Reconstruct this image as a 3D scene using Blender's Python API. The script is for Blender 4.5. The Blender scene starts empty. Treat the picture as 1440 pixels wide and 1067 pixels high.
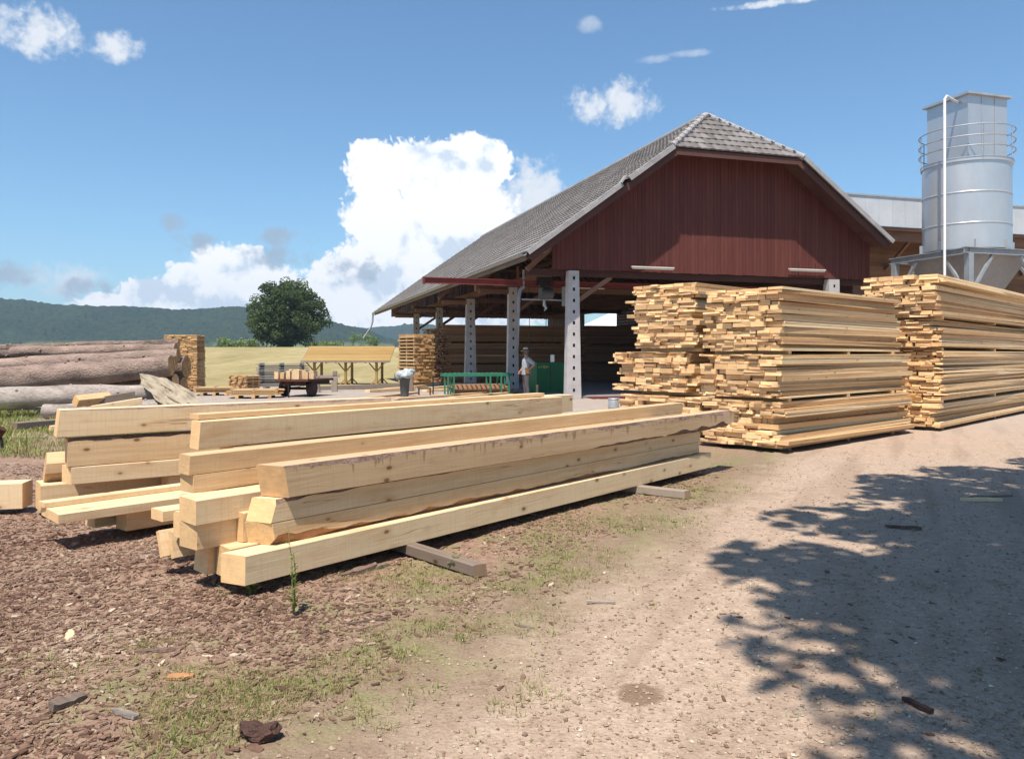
import bpy, bmesh, math, random
from mathutils import Vector, Matrix, noise
RND = random.Random(11)
rad = math.radians
EXPO, SKY_STR, SKY_TINT, CLOUD, HAZE = 0.5, .10, (.82, 1.08, 1.18, 1), 0.84, .0002
C = bpy.context.scene.collection
S = bpy.context.scene
# camera constants: level camera 1.55 m above the yard, focal length 1120 px on a 1440 px wide frame, horizon on row 500
F, U0, VH, EYE = 1120.0, 720.0, 500.0, 1.55

def at(u, v, z=0.0):
    d = (EYE - z) * F / (v - VH)
    return Vector(((u - U0) * d / F, d, z))
def atd(u, v, d):
    return Vector(((u - U0) * d / F, d, EYE + (VH - v) * d / F))

# ------------------------------------------------------------------ naming
def tag(o, label=None, cat=None, group=None, kind=None):
    if label: o['label'] = label
    if cat: o['category'] = cat
    if group: o['group'] = group
    if kind: o['kind'] = kind
    return o
def empty(name, loc=(0, 0, 0), rz=0.0, label=None, cat=None, group=None):
    o = bpy.data.objects.new(name, None)
    o.empty_display_size = 0.3
    C.objects.link(o)
    o.location = loc
    o.rotation_euler = (0, 0, rz)
    return tag(o, label, cat, group)

# ------------------------------------------------------------------ mesh builder
class MB:
    """collects shapes; build() links them as one mesh object. Vertices carry 'lp' (grain space), faces 'rnd' and 'endf'."""
    def __init__(s):
        s.v, s.f, s.m, s.r, s.e, s.lp, s.sm = [], [], [], [], [], [], []
    def add(s, verts, faces, mat=0, rnd=None, lp=None, endf=None, smooth=False):
        b = len(s.v)
        s.v += [tuple(p) for p in verts]
        s.lp += [tuple(p) for p in (lp or verts)]
        r = RND.random() if rnd is None else rnd
        for i, f in enumerate(faces):
            s.f.append(tuple(b + k for k in f))
            s.m.append(mat[i] if isinstance(mat, list) else mat)
            s.r.append(r[i] if isinstance(r, list) else r)
            s.e.append(endf[i] if endf else 0.0)
            s.sm.append(smooth)
    def box(s, c, ax, ay, az, l, w, t, mat=0, rnd=None, jit=0.0):
        c = Vector(c); vs, lp = [], []
        for i in (-.5, .5):
            for j in (-.5, .5):
                for k in (-.5, .5):
                    q = Vector((i * l, j * w, k * t))
                    if jit: q += Vector((RND.uniform(-jit, jit), RND.uniform(-jit, jit) * .6, RND.uniform(-jit, jit) * .25))
                    vs.append(c + ax * q.x + ay * q.y + az * q.z); lp.append(q)
        fs = [(0, 1, 3, 2), (4, 6, 7, 5), (0, 4, 5, 1), (2, 3, 7, 6), (0, 2, 6, 4), (1, 5, 7, 3)]
        s.add(vs, fs, mat, rnd, lp, [1, 1, 0, 0, 0, 0])
    def bx(s, x0, x1, y0, y1, z0, z1, mat=0, rnd=None, grain=0):
        """axis-aligned box; grain = axis index that runs along the grain"""
        X, Y, Z = Vector((1, 0, 0)), Vector((0, 1, 0)), Vector((0, 0, 1))
        c = ((x0 + x1) / 2, (y0 + y1) / 2, (z0 + z1) / 2); d = (abs(x1 - x0), abs(y1 - y0), abs(z1 - z0))
        if grain == 0: s.box(c, X, Y, Z, d[0], d[1], d[2], mat, rnd)
        elif grain == 1: s.box(c, Y, -X, Z, d[1], d[0], d[2], mat, rnd)
        else: s.box(c, Z, X, Y, d[2], d[0], d[1], mat, rnd)
    def bar(s, p, q, w, t, mat=0, rnd=None, up=Vector((0, 0, 1))):
        p, q = Vector(p), Vector(q); ax = (q - p).normalized()
        ay = up.cross(ax)
        if ay.length < 1e-4: ay = Vector((0, 1, 0)).cross(ax)
        ay.normalize(); az = ax.cross(ay)
        s.box((p + q) / 2, ax, ay, az, (q - p).length, w, t, mat, rnd)
    def tube(s, pts, radii, n=10, mat=0, cap=True, capmat=None, rnd=None, smooth=True, wob=0.0, seed=0.0):
        pts = [Vector(p) for p in pts]
        if not isinstance(radii, (list, tuple)): radii = [radii] * len(pts)
        vs, lp = [], []; acc = 0.0
        ref = None
        for i, p in enumerate(pts):
            d = (pts[min(i + 1, len(pts) - 1)] - pts[max(i - 1, 0)]).normalized()
            if ref is None:
                ref = Vector((0, 0, 1)) if abs(d.z) < .9 else Vector((1, 0, 0))
            a = d.cross(ref).normalized(); b = a.cross(d).normalized()
            if i: acc += (p - pts[i - 1]).length
            for k in range(n):
                th = 2 * math.pi * k / n
                r = radii[i]
                if wob: r *= 1 + wob * noise.noise((acc * 1.7 + seed, math.cos(th) * 1.3 + seed, math.sin(th) * 1.3))
                vs.append(p + (a * math.cos(th) + b * math.sin(th)) * r)
                lp.append((acc, math.cos(th) * radii[i], math.sin(th) * radii[i]))
        fs, ms, es = [], [], []
        for i in range(len(pts) - 1):
            for k in range(n):
                fs.append((i * n + k, i * n + (k + 1) % n, (i + 1) * n + (k + 1) % n, (i + 1) * n + k)); ms.append(mat); es.append(0)
        b0 = len(s.f)
        r = RND.random() if rnd is None else rnd
        s.add(vs, fs, ms, r, lp, es, smooth)
        if cap:
            cm = mat if capmat is None else capmat
            s.add(vs[:n], [tuple(range(n - 1, -1, -1))], cm, r, lp[:n], [1])
            s.add(vs[-n:], [tuple(range(n))], cm, r, lp[-n:], [1])
    def lathe(s, prof, c=(0, 0, 0), n=32, mat=0, smooth=True, rnd=None, cap=True):
        vs = []
        for (r, z) in prof:
            for k in range(n):
                th = 2 * math.pi * k / n
                vs.append((c[0] + r * math.cos(th), c[1] + r * math.sin(th), c[2] + z))
        fs = []
        for i in range(len(prof) - 1):
            for k in range(n):
                fs.append((i * n + k, i * n + (k + 1) % n, (i + 1) * n + (k + 1) % n, (i + 1) * n + k))
        s.add(vs, fs, mat, rnd, None, None, smooth)
        if cap:
            s.add(vs[:n], [tuple(range(n - 1, -1, -1))], mat, rnd)
            s.add(vs[-n:], [tuple(range(n))], mat, rnd)
    def build(s, name, mats, parent=None, loc=None, rz=None):
        me = bpy.data.meshes.new(name)
        me.from_pydata(s.v, [], s.f)
        for m in (mats if isinstance(mats, (list, tuple)) else [mats]): me.materials.append(m)
        me.polygons.foreach_set('material_index', s.m)
        me.polygons.foreach_set('use_smooth', s.sm)
        a = me.attributes.new('rnd', 'FLOAT', 'FACE'); a.data.foreach_set('value', [float(x) for x in s.r])
        a = me.attributes.new('endf', 'FLOAT', 'FACE'); a.data.foreach_set('value', [float(x) for x in s.e])
        a = me.attributes.new('lp', 'FLOAT_VECTOR', 'POINT'); a.data.foreach_set('vector', [x for p in s.lp for x in p])
        me.update()
        o = bpy.data.objects.new(name, me)
        C.objects.link(o)
        if parent is not None: o.parent = parent
        if loc is not None: o.location = loc
        if rz is not None: o.rotation_euler = (0, 0, rz)
        return o

# ------------------------------------------------------------------ materials
class NT:
    def __init__(s, name):
        s.mat = bpy.data.materials.new(name); s.mat.use_nodes = True
        s.t = s.mat.node_tree; s.t.nodes.clear()
        s.out = s.t.nodes.new('ShaderNodeOutputMaterial')
        s.b = s.t.nodes.new('ShaderNodeBsdfPrincipled')
        s.t.links.new(s.b.outputs[0], s.out.inputs[0])
        s.b.inputs['Specular IOR Level'].default_value = 0.3
    def n(s, typ, ins=None, **props): return node(s.t, typ, ins, **props)
    def attr(s, name, out='Fac'):
        a = s.t.nodes.new('ShaderNodeAttribute'); a.attribute_name = name
        return a.outputs[out]
    def math(s, op, a, b=0.0, c=0.0): return node(s.t, 'ShaderNodeMath', {0: a, 1: b, 2: c}, operation=op).outputs[0]
    def ss(s, x, lo, hi, a=0.0, b=1.0):
        return node(s.t, 'ShaderNodeMapRange', {0: x, 1: lo, 2: hi, 3: a, 4: b}, interpolation_type='SMOOTHSTEP').outputs[0]
    def noise(s, vec, scale, detail=3, rough=.55, dim='3D', out=0):
        return node(s.t, 'ShaderNodeTexNoise', {'Vector': vec, 'Scale': scale, 'Detail': detail, 'Roughness': rough}).outputs[out]
    def scale(s, vec, sc, loc=(0, 0, 0)):
        return node(s.t, 'ShaderNodeMapping', {'Vector': vec, 'Scale': sc, 'Location': loc}).outputs[0]
    def mix(s, f, a, b, bt='MIX'):
        m = s.t.nodes.new('ShaderNodeMix'); m.data_type = 'RGBA'; m.blend_type = bt
        for sock, val in ((m.inputs[0], f), (m.inputs[6], a), (m.inputs[7], b)): put(s.t, sock, val)
        return m.outputs[2]
    def ramp(s, f, stops):
        r = s.t.nodes.new('ShaderNodeValToRGB'); put(s.t, r.inputs[0], f)
        el = r.color_ramp.elements
        while len(el) < len(stops): el.new(0.5)
        for e, (p, c) in zip(el, stops):
            e.position = p; e.color = (c[0], c[1], c[2], 1)
        return r.outputs[0]
    def bump(s, h, strength=.3, dist=.01):
        o = node(s.t, 'ShaderNodeBump', {'Height': h, 'Strength': strength, 'Distance': dist}).outputs[0]
        s.t.links.new(o, s.b.inputs['Normal'])
    def col(s, c): put(s.t, s.b.inputs['Base Color'], c)
    def rough(s, r): put(s.t, s.b.inputs['Roughness'], r)
def put(t, sock, val):
    if isinstance(val, bpy.types.NodeSocket): t.links.new(val, sock)
    elif isinstance(val, (tuple, list)) and len(val) == 3 and sock.type == 'RGBA': sock.default_value = (*val, 1)
    else: sock.default_value = val
def node(t, typ, ins=None, **props):
    x = t.nodes.new(typ)
    for k, v in props.items(): setattr(x, k, v)
    for k, v in (ins or {}).items(): put(t, x.inputs[k], v)
    return x

def wood(name, dark, mid, light, end=None, rough=.75, streak=1.0, knots=1.0, vary=.35, bark_top=None, stain=None):
    m = NT(name)
    lp, r = m.attr('lp', 'Vector'), m.attr('rnd')
    off = m.n('ShaderNodeCombineXYZ', {0: m.math('MULTIPLY', r, 37.0), 1: m.math('MULTIPLY', r, 91.0), 2: m.math('MULTIPLY', r, 53.0)}).outputs[0]
    p = m.n('ShaderNodeVectorMath', {0: lp, 1: off}, operation='ADD').outputs[0]
    warp = m.noise(m.scale(p, (1.5, 6, 6)), 1.0, 2)
    pw = m.n('ShaderNodeVectorMath', {0: p, 1: m.n('ShaderNodeCombineXYZ', {1: m.math('MULTIPLY', warp, .05), 2: m.math('MULTIPLY', warp, .05)}).outputs[0]}, operation='ADD').outputs[0]
    g1 = m.noise(m.scale(pw, (.5, 22, 22)), 1.0, 4)
    g2 = m.noise(m.scale(pw, (2.0, 120, 120)), 1.0, 2)
    g3 = m.noise(m.scale(p, (.8, 2.5, 2.5)), 1.0, 3)
    f = m.math('ADD', m.math('MULTIPLY', g1, .55 * streak), m.math('ADD', m.math('MULTIPLY', g2, .3 * streak), m.math('MULTIPLY', g3, .45)))
    f = m.math('ADD', f, m.math('MULTIPLY', m.math('SUBTRACT', r, .5), vary))
    c = m.ramp(f, [(.28 + .18 * (1 - streak), dark), (.6, mid), (.88, light)])
    if knots:
        vo = m.n('ShaderNodeTexVoronoi', {'Vector': m.scale(p, (3.2, 6.0, 6.0)), 'Scale': 1.0})
        kn = m.ss(vo.outputs['Distance'], .06, .125, knots, 0.0)
        kn2 = m.ss(vo.outputs['Distance'], .08, .28, knots * .4, 0.0)
        kc = tuple(x * y for x, y in zip(mid, (.35, .24, .17)))
        c = m.mix(kn2, c, tuple(x * .72 for x in mid)); c = m.mix(kn, c, kc)
    if stain:
        sn = m.noise(m.scale(p, (.7, 3, 3), (5, 2, 1)), 1.6, 5, .65)
        c = m.mix(m.ss(sn, .5, .72, 0, .5), c, stain)
    if bark_top:
        z = m.n('ShaderNodeSeparateXYZ', {0: lp}).outputs[2]
        x = m.n('ShaderNodeSeparateXYZ', {0: lp}).outputs[0]
        dr = m.noise(m.n('ShaderNodeCombineXYZ', {0: m.math('MULTIPLY', x, 14.0), 1: m.math('MULTIPLY', z, 2.0)}).outputs[0], 1.0, 3, .7)
        env = m.noise(m.n('ShaderNodeCombineXYZ', {0: m.math('MULTIPLY', x, 1.7)}).outputs[0], 1.0, 1)
        dp = m.math('ADD', m.math('MULTIPLY', m.math('SUBTRACT', dr, .53), .75), m.math('MULTIPLY', m.math('SUBTRACT', env, .5), .12))
        dd = m.math('SUBTRACT', m.math('ADD', z, dp), bark_top)
        yy = m.n('ShaderNodeSeparateXYZ', {0: lp}).outputs[1]
        c = m.mix(m.math('MULTIPLY', m.ss(dd, -.006, .03, 0, .6), m.ss(yy, .012, .03, 1, 0)), c, (.22, .12, .06))
    if end:
        q = m.n('ShaderNodeVectorMath', {0: p}, operation='MULTIPLY'); q.inputs[1].default_value = (0, 1, 1)
        e1 = m.noise(p, 9.0, 5, .7); e2 = m.noise(m.scale(p, (40, 8, 60)), 1.0, 3)
        ec = m.ramp(m.math('ADD', m.math('MULTIPLY', e1, .6), m.math('ADD', m.math('MULTIPLY', e2, .4), m.math('MULTIPLY', m.math('SUBTRACT', r, .5), vary * 1.2))),
                    [(.28, tuple(x * .78 for x in end)), (.5, end), (.75, tuple(min(1, x * 1.25) for x in end))])
        sp_ = m.n('ShaderNodeSeparateXYZ', {0: lp}).outputs
        dy = m.math('ADD', sp_[1], m.math('MULTIPLY', m.math('SUBTRACT', r, .8), .3)); dz = m.math('ADD', sp_[2], m.math('SUBTRACT', .02, m.math('MULTIPLY', r, .1)))
        rr_ = m.math('SQRT', m.math('ADD', m.math('MULTIPLY', dy, dy), m.math('MULTIPLY', dz, dz)))
        rg_ = m.math('SINE', m.math('ADD', m.math('MULTIPLY', rr_, 520.0), m.math('MULTIPLY', e1, 5.0)))
        ec = m.mix(m.ss(rg_, .1, 1, 0, .3), ec, tuple(x * y for x, y in zip(end, (.72, .6, .5))))
        c = m.mix(m.attr('endf'), c, ec)
    if knots:
        ck = m.math('ABSOLUTE', m.math('SUBTRACT', m.noise(m.scale(pw, (.22, 9, 9), (3, 1, 7)), 1.0, 2), .5))
        c = m.mix(m.math('MULTIPLY', m.ss(ck, .0, .007, .75, 0), m.ss(m.noise(m.scale(p, (.6, 3, 3), (8, 8, 2)), 1.0, 1), .52, .6)), c, tuple(x * y for x, y in zip(mid, (.38, .28, .2))))
    saw = m.noise(m.scale(p, (85, 1.5, 4)), 1.0, 2)
    c = m.mix(m.math('MULTIPLY', m.ss(saw, .45, .75), .22), c, tuple(x * .7 for x in mid))
    m.col(c); m.rough(rough)
    m.bump(m.math('ADD', m.math('MULTIPLY', g1, .6), m.math('ADD', g2, m.math('MULTIPLY', saw, .8))), .3, .004)
    return m.mat

def plain(name, c, rough=.8, metal=0.0, var=.25, sc=4.0, bump=.15, bd=.01, c2=None, spec=None, grain=(1, 1, 1), speck=0.0):
    m = NT(name)
    tc = m.n('ShaderNodeTexCoord').outputs['Object']
    v = m.scale(tc, grain)
    a = m.noise(v, sc, 5, .6); b = m.noise(v, sc * 9, 3, .6)
    f = m.math('ADD', m.math('MULTIPLY', a, .65), m.math('MULTIPLY', b, .35))
    f = m.math('ADD', f, m.math('MULTIPLY', m.math('SUBTRACT', m.attr('rnd'), .5), .22))
    lo = c2 if c2 else tuple(x * (1 - var) for x in c)
    hi = tuple(min(1, x * (1 + var)) for x in c)
    m.col(m.ramp(f, [(.3, lo), (.7, hi)]))
    m.rough(m.ss(a, .3, .7, rough - .06, min(1, rough + .06)))
    m.b.inputs['Metallic'].default_value = metal
    if spec is not None: m.b.inputs['Specular IOR Level'].default_value = spec
    if bump: m.bump(m.math('ADD', b, m.math('MULTIPLY', a, .5)), bump, bd)
    return m.mat

W_BEAM = wood('sawn_spruce', (.47, .285, .145), (.64, .435, .245), (.73, .555, .35), (.72, .47, .235), streak=1.25, stain=(.53, .29, .125))
W_BARK = wood('spruce_with_bark_streaks', (.45, .285, .155), (.585, .40, .235), (.66, .49, .315), (.72, .45, .22), bark_top=.192)
W_BOARD = wood('sawn_board', (.46, .265, .125), (.645, .43, .225), (.75, .565, .345), (.83, .53, .275), vary=.75, knots=.7)
W_OLD = wood('weathered_timber', (.12, .085, .065), (.23, .175, .14), (.34, .28, .23), (.26, .17, .11), vary=.5)
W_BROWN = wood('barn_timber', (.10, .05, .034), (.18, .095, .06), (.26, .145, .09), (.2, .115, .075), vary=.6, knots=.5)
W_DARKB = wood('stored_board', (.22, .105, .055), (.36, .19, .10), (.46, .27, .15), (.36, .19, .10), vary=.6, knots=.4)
W_YEL = wood('new_yellow_timber', (.24, .145, .045), (.32, .20, .07), (.40, .26, .10), (.34, .22, .09), vary=.3, knots=.3)
W_RED = wood('red_stained_boarding', (.075, .019, .015), (.105, .028, .021), (.14, .042, .031), (.12, .04, .03), vary=.22, knots=0)
W_MIDB = wood('yard_board', (.34, .19, .085), (.50, .31, .15), (.60, .41, .22), (.62, .36, .16), vary=.7, knots=.4)
W_OCHRE = wood('ochre_boarding', (.11, .052, .025), (.17, .082, .038), (.23, .115, .052), (.18, .09, .045), vary=.4, knots=.2)
W_GREY = wood('grey_lumber', (.10, .09, .095), (.20, .185, .19), (.34, .32, .32), (.25, .2, .17), vary=.6, knots=0)
BARK = plain('bark', (.23, .15, .12), .95, var=.55, sc=9, bump=.8, bd=.02, grain=(.6, 1, 1))
BARKD = plain('dark_bark', (.085, .045, .036), .9, var=.5, sc=14, bump=.8, bd=.02)
INNER = plain('inner_bark', (.38, .185, .085), .8, var=.45, sc=6, bump=.4, bd=.01, grain=(.5, 1, 1))
LOGB = plain('log_surface', (.26, .185, .15), .9, var=.7, sc=3.6, bump=1.0, bd=.06, grain=(.45, 1, 1))
LOGW = plain('peeled_log', (.37, .305, .27), .85, var=.6, sc=3.0, bump=.5, bd=.02, grain=(.4, 1, 1))
LOGE = plain('log_end', (.42, .26, .12), .9, var=.45, sc=7)
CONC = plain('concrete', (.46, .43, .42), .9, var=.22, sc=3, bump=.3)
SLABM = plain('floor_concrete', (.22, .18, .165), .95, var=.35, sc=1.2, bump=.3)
W_MARO = wood('shade_dark_timber', (.05, .022, .018), (.08, .034, .027), (.11, .05, .038), (.09, .04, .03), knots=0)  # red-brown timber with the shade under the roof worked into its colour
HOLE = plain('hole_shade', (.05, .045, .04), .95)  # near-black colour stands in for the dimness inside the post holes
VERGE = plain('verge_tile', (.31, .295, .295), .8, var=.2, sc=3)
GALV = plain('galvanised_steel', (.58, .58, .585), .37, .6, var=.05, sc=1.3, bump=.0, grain=(1, 1, .35))
GALV2 = plain('dull_steel', (.40, .42, .44), .55, .5, var=.2, sc=2)
GREYP = plain('grey_paint', (.30, .31, .33), .6, .2, var=.2)
HOPP = plain('hopper_steel', (.34, .32, .31), .6, .35, var=.15)
WHITEP = plain('white_paint', (.72, .70, .70), .5, var=.1)
FASC = plain('fascia_sheet', (.50, .51, .53), .6, .1, var=.12, sc=1)
REDST = plain('red_primer_steel', (.17, .035, .03), .6, .1, var=.35, sc=5)
DARK = plain('dark_metal', (.035, .028, .028), .7, .2, var=.4)
RUBBER = plain('tyre_rubber', (.03, .027, .027), .85, var=.3)
RUST = plain('rusty_steel', (.12, .045, .03), .85, .1, var=.5)
GREEN = plain('green_enamel', (.014, .115, .042), .5, var=.25, sc=2)
GREEN2 = plain('mint_enamel', (.035, .18, .105), .5, var=.25, sc=3)
YELP = plain('yellow_letters', (.62, .5, .1), .6)
LAMPM = plain('tube_cover', (.66, .60, .52), .4, var=.1)
TARP = plain('tarpaulin', (.37, .305, .225), .7, var=.2, sc=3, bump=.25)
BAGW = plain('white_bag', (.38, .41, .41), .5, var=.3, sc=6)
BINM = plain('bin_grey', (.10, .10, .095), .7, var=.2)
SKIN = plain('skin', (.42, .20, .13), .6, var=.08)
SHIRT = plain('shirt_cloth', (.31, .32, .345), .9, var=.12, sc=9)
TROUS = plain('trouser_cloth', (.10, .085, .085), .9, var=.2, sc=9)
STRAW = plain('straw_hat', (.60, .42, .30), .85, var=.2, sc=20)
POUCH = plain('tan_leather', (.24, .11, .045), .7, var=.2)
SHOE = plain('shoe_leather', (.05, .04, .035), .7)
EYEM = plain('eye_dark', (.02, .018, .016), .3)
HAIR = plain('hair', (.12, .10, .09), .8)
# ================================================================== camera, sun, sky
cam = bpy.data.objects.new('camera', bpy.data.cameras.new('camera')); C.objects.link(cam)
cam.location = (0, 0, EYE); cam.rotation_euler = (rad(90), 0, 0)
cam.data.sensor_width = 36; cam.data.lens = 36 * F / 1440; cam.data.shift_y = -33.5 / 1440
cam.data.clip_end = 20000; cam.data.clip_start = 0.05
S.camera = cam
SUN_EL, SUN_AZ = 65.0, 197.0          # azimuth clockwise from +Y; the sun stands behind the camera, a little to the left
sd = Vector((math.sin(rad(SUN_AZ)) * math.cos(rad(SUN_EL)), math.cos(rad(SUN_AZ)) * math.cos(rad(SUN_EL)), math.sin(rad(SUN_EL))))
sun = bpy.data.objects.new('sun', bpy.data.lights.new('sun', 'SUN')); C.objects.link(sun)
sun.data.energy = 4.9; sun.data.angle = rad(0.53); sun.data.color = (1.0, .925, .81)
sun.rotation_euler = sd.to_track_quat('Z', 'Y').to_euler(); sun.location = (0, 0, 40)
S.view_settings.view_transform = 'Standard'; S.view_settings.look = 'None'
S.view_settings.exposure = EXPO; S.view_settings.gamma = 1.0
S.render.engine = 'CYCLES'
S.cycles.max_bounces = 7; S.cycles.diffuse_bounces = 3; S.cycles.glossy_bounces = 3; S.cycles.transparent_max_bounces = 8
S.cycles.volume_bounces = 0
S.cycles.use_denoising = True
S.cycles.sample_clamp_indirect = 6

def make_sky():
    w = bpy.data.worlds.new('World'); S.world = w; w.use_nodes = True
    t = w.node_tree; t.nodes.clear()
    M = lambda op, a, b=0.0, c=0.0: node(t, 'ShaderNodeMath', {0: a, 1: b, 2: c}, operation=op).outputs[0]
    ss = lambda x, lo, hi, a=0.0, b=1.0: node(t, 'ShaderNodeMapRange', {0: x, 1: lo, 2: hi, 3: a, 4: b}, interpolation_type='SMOOTHSTEP').outputs[0]
    sky = node(t, 'ShaderNodeTexSky', sky_type='NISHITA', sun_disc=False, sun_elevation=rad(SUN_EL), sun_rotation=rad(SUN_AZ),
               air_density=1.0, dust_density=1.0, ozone_density=2.0, altitude=400)
    d = node(t, 'ShaderNodeTexCoord').outputs['Generated']
    sp = node(t, 'ShaderNodeSeparateXYZ', {0: d})
    x, y, z = sp.outputs
    deg = 180 / math.pi
    az = M('MULTIPLY', M('ARCTAN2', x, y), deg)
    el = M('MULTIPLY', M('ARCSINE', z), deg)
    # billowy noise on the sky sphere
    def nz(scale, det, rough, off=(0, 0, 0), dist=0.0):
        mp = node(t, 'ShaderNodeMapping', {'Vector': d, 'Location': off}).outputs[0]
        return node(t, 'ShaderNodeTexNoise', {'Vector': mp, 'Scale': scale, 'Detail': det, 'Roughness': rough, 'Distortion': dist}).outputs[0]
    bill = nz(17, 7, .58, (3.1, 1.7, .4)); fine = nz(45, 5, .6, (7, 2, 5)); mid = nz(34, 6, .6, (5, 5, 8)); fine2 = nz(95, 4, .6, (2, 7, 1))
    def cell(scale, off):
        mp = node(t, 'ShaderNodeMapping', {'Vector': d, 'Location': off}).outputs[0]
        jit = node(t, 'ShaderNodeTexNoise', {'Vector': mp, 'Scale': scale * .9, 'Detail': 2}).outputs[1]
        mv = node(t, 'ShaderNodeMix', data_type='VECTOR')
        mv.inputs[0].default_value = .09; t.links.new(mp, mv.inputs[4]); t.links.new(jit, mv.inputs[5])
        return node(t, 'ShaderNodeTexVoronoi', {'Vector': mv.outputs[1], 'Scale': scale, 'Smoothness': .35}, feature='SMOOTH_F1').outputs[0]
    puff = M('SUBTRACT', .5, cell(22, (1, 2, 3))); puff2 = M('SUBTRACT', .5, cell(52, (4, 1, 2)))
    lump = M('ADD', M('MULTIPLY', puff, .8), M('MULTIPLY', puff2, .65))
    def P(u, v):   # degrees of azimuth and elevation of a cloud seen at that spot of the photograph
        a = math.atan((u - U0) / F)
        return math.degrees(a), math.degrees(math.atan((VH - v) / F * math.cos(a)))
    def field(blobs):
        acc = None
        for (u, v, ru, rv) in blobs:
            a, e = P(u, v); a2, e2 = P(u + ru, v - rv); ra, re = abs(a2 - a), abs(e2 - e)
            q = M('ADD', M('POWER', M('ABSOLUTE', M('DIVIDE', M('SUBTRACT', az, a), ra)), 2.0), M('POWER', M('ABSOLUTE', M('DIVIDE', M('SUBTRACT', el, e), re)), 2.0))
            f = M('SUBTRACT', 1.0, q)
            acc = f if acc is None else M('SMOOTH_MAX', acc, f, .35)
        return acc
    big = field([(575, 245, 85, 50), (650, 225, 68, 42), (520, 225, 36, 30), (690, 232, 34, 30), (545, 300, 70, 60), (620, 320, 120, 70), (560, 390, 120, 60),
                 (660, 395, 130, 70), (470, 400, 62, 36), (600, 440, 170, 40), (500, 440, 130, 32),
                 (332, 390, 66, 48), (280, 405, 62, 36), (225, 425, 75, 20), (390, 405, 62, 36), (350, 368, 30, 28), (330, 435, 200, 20), (170, 432, 60, 16), (225, 415, 60, 26), (150, 425, 40, 14)])
    soft = field([(745, 275, 72, 62), (715, 320, 80, 80), (868, 146, 76, 42), (44, 42, 80, 32), (165, 66, 40, 24), (1090, 4, 100, 22), (85, 392, 76, 26), (112, 400, 30, 14)])
    wisp = field([(920, 83, 30, 10), (830, 36, 22, 16), (965, 76, 34, 10), (700, 295, 90, 75), (745, 320, 60, 60)])
    grey = field([(500, 381, 58, 24), (277, 342, 42, 18), (250, 313, 30, 14), (400, 334, 54, 14), (392, 362, 56, 20), (30, 388, 60, 20), (120, 405, 55, 18)])
    fa = M('ADD', big, M('ADD', M('MULTIPLY', M('SUBTRACT', bill, .5), .6), M('ADD', M('MULTIPLY', lump, 1.05), M('MULTIPLY', M('SUBTRACT', fine2, .5), .2))))
    a_big = ss(fa, -.06, .30)
    fs = M('ADD', soft, M('ADD', M('MULTIPLY', M('SUBTRACT', mid, .5), 2.7), M('ADD', M('MULTIPLY', M('SUBTRACT', fine2, .5), 1.0), M('MULTIPLY', puff2, .5))))
    a_soft = M('MULTIPLY', ss(fs, .1, 1.25), .93)
    fw = M('ADD', wisp, M('ADD', M('MULTIPLY', M('SUBTRACT', mid, .5), 3.4), M('MULTIPLY', M('SUBTRACT', fine, .5), 1.0)))
    a_wisp = M('MULTIPLY', ss(fw, -.1, 1.2), .42)
    fg = M('ADD', grey, M('ADD', M('MULTIPLY', M('SUBTRACT', mid, .5), 3.6), M('MULTIPLY', M('SUBTRACT', fine2, .5), 1.6)))
    a_grey = M('MULTIPLY', ss(fg, .15, 1.35), .85)
    # relief of the cumulus: brighter where the billows turn to the sun, greyer in the folds and towards the base
    bs = nz(17, 7, .58, (3.1 + .012, 1.7, .4 - .028))
    rel = M('MULTIPLY', M('SUBTRACT', bill, bs), 6.0)
    depth = ss(fa, .1, 1.3)
    broad = nz(7.5, 4, .6, (2, 9, 4))
    sh = M('ADD', M('MULTIPLY', M('SUBTRACT', 1.0, depth), .30), M('ADD', M('MULTIPLY', rel, .75), M('ADD', M('MULTIPLY', M('MAXIMUM', puff2, -.2), .3), M('MULTIPLY', M('SUBTRACT', broad, .5), 1.1))))
    sh = M('ADD', sh, ss(el, 2, 14, .06, .28))
    cr = node(t, 'ShaderNodeValToRGB', {0: M('ADD', sh, .36)})
    e = cr.color_ramp.elements
    e[0].position = .0; e[0].color = (.62, .71, .82, 1); e[1].position = .58; e[1].color = (1.0, 1.0, 1.0, 1)
    n2 = e.new(.28); n2.color = (.84, .895, .95, 1)
    sk = node(t, 'ShaderNodeBackground', {0: sky.outputs[0], 1: SKY_STR})
    tint = node(t, 'ShaderNodeMix', data_type='RGBA', blend_type='MULTIPLY'); tint.inputs[0].default_value = 1.0
    t.links.new(sky.outputs[0], tint.inputs[6]); tint.inputs[7].default_value = SKY_TINT
    t.links.new(tint.outputs[2], sk.inputs[0])
    cl = node(t, 'ShaderNodeBackground', {0: cr.outputs[0], 1: CLOUD})
    c2 = node(t, 'ShaderNodeBackground', {0: (.86, .90, .95, 1), 1: CLOUD * .88})
    cg = node(t, 'ShaderNodeBackground', {0: (.46, .58, .72, 1), 1: CLOUD * .72})
    def mixs(f, a, b): return node(t, 'ShaderNodeMixShader', {0: f, 1: a, 2: b}).outputs[0]
    o = mixs(a_wisp, sk.outputs[0], c2.outputs[0]); o = mixs(a_soft, o, c2.outputs[0]); o = mixs(a_big, o, cl.outputs[0]); o = mixs(a_grey, o, cg.outputs[0])
    out = node(t, 'ShaderNodeOutputWorld'); t.links.new(o, out.inputs[0])
make_sky()

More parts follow.
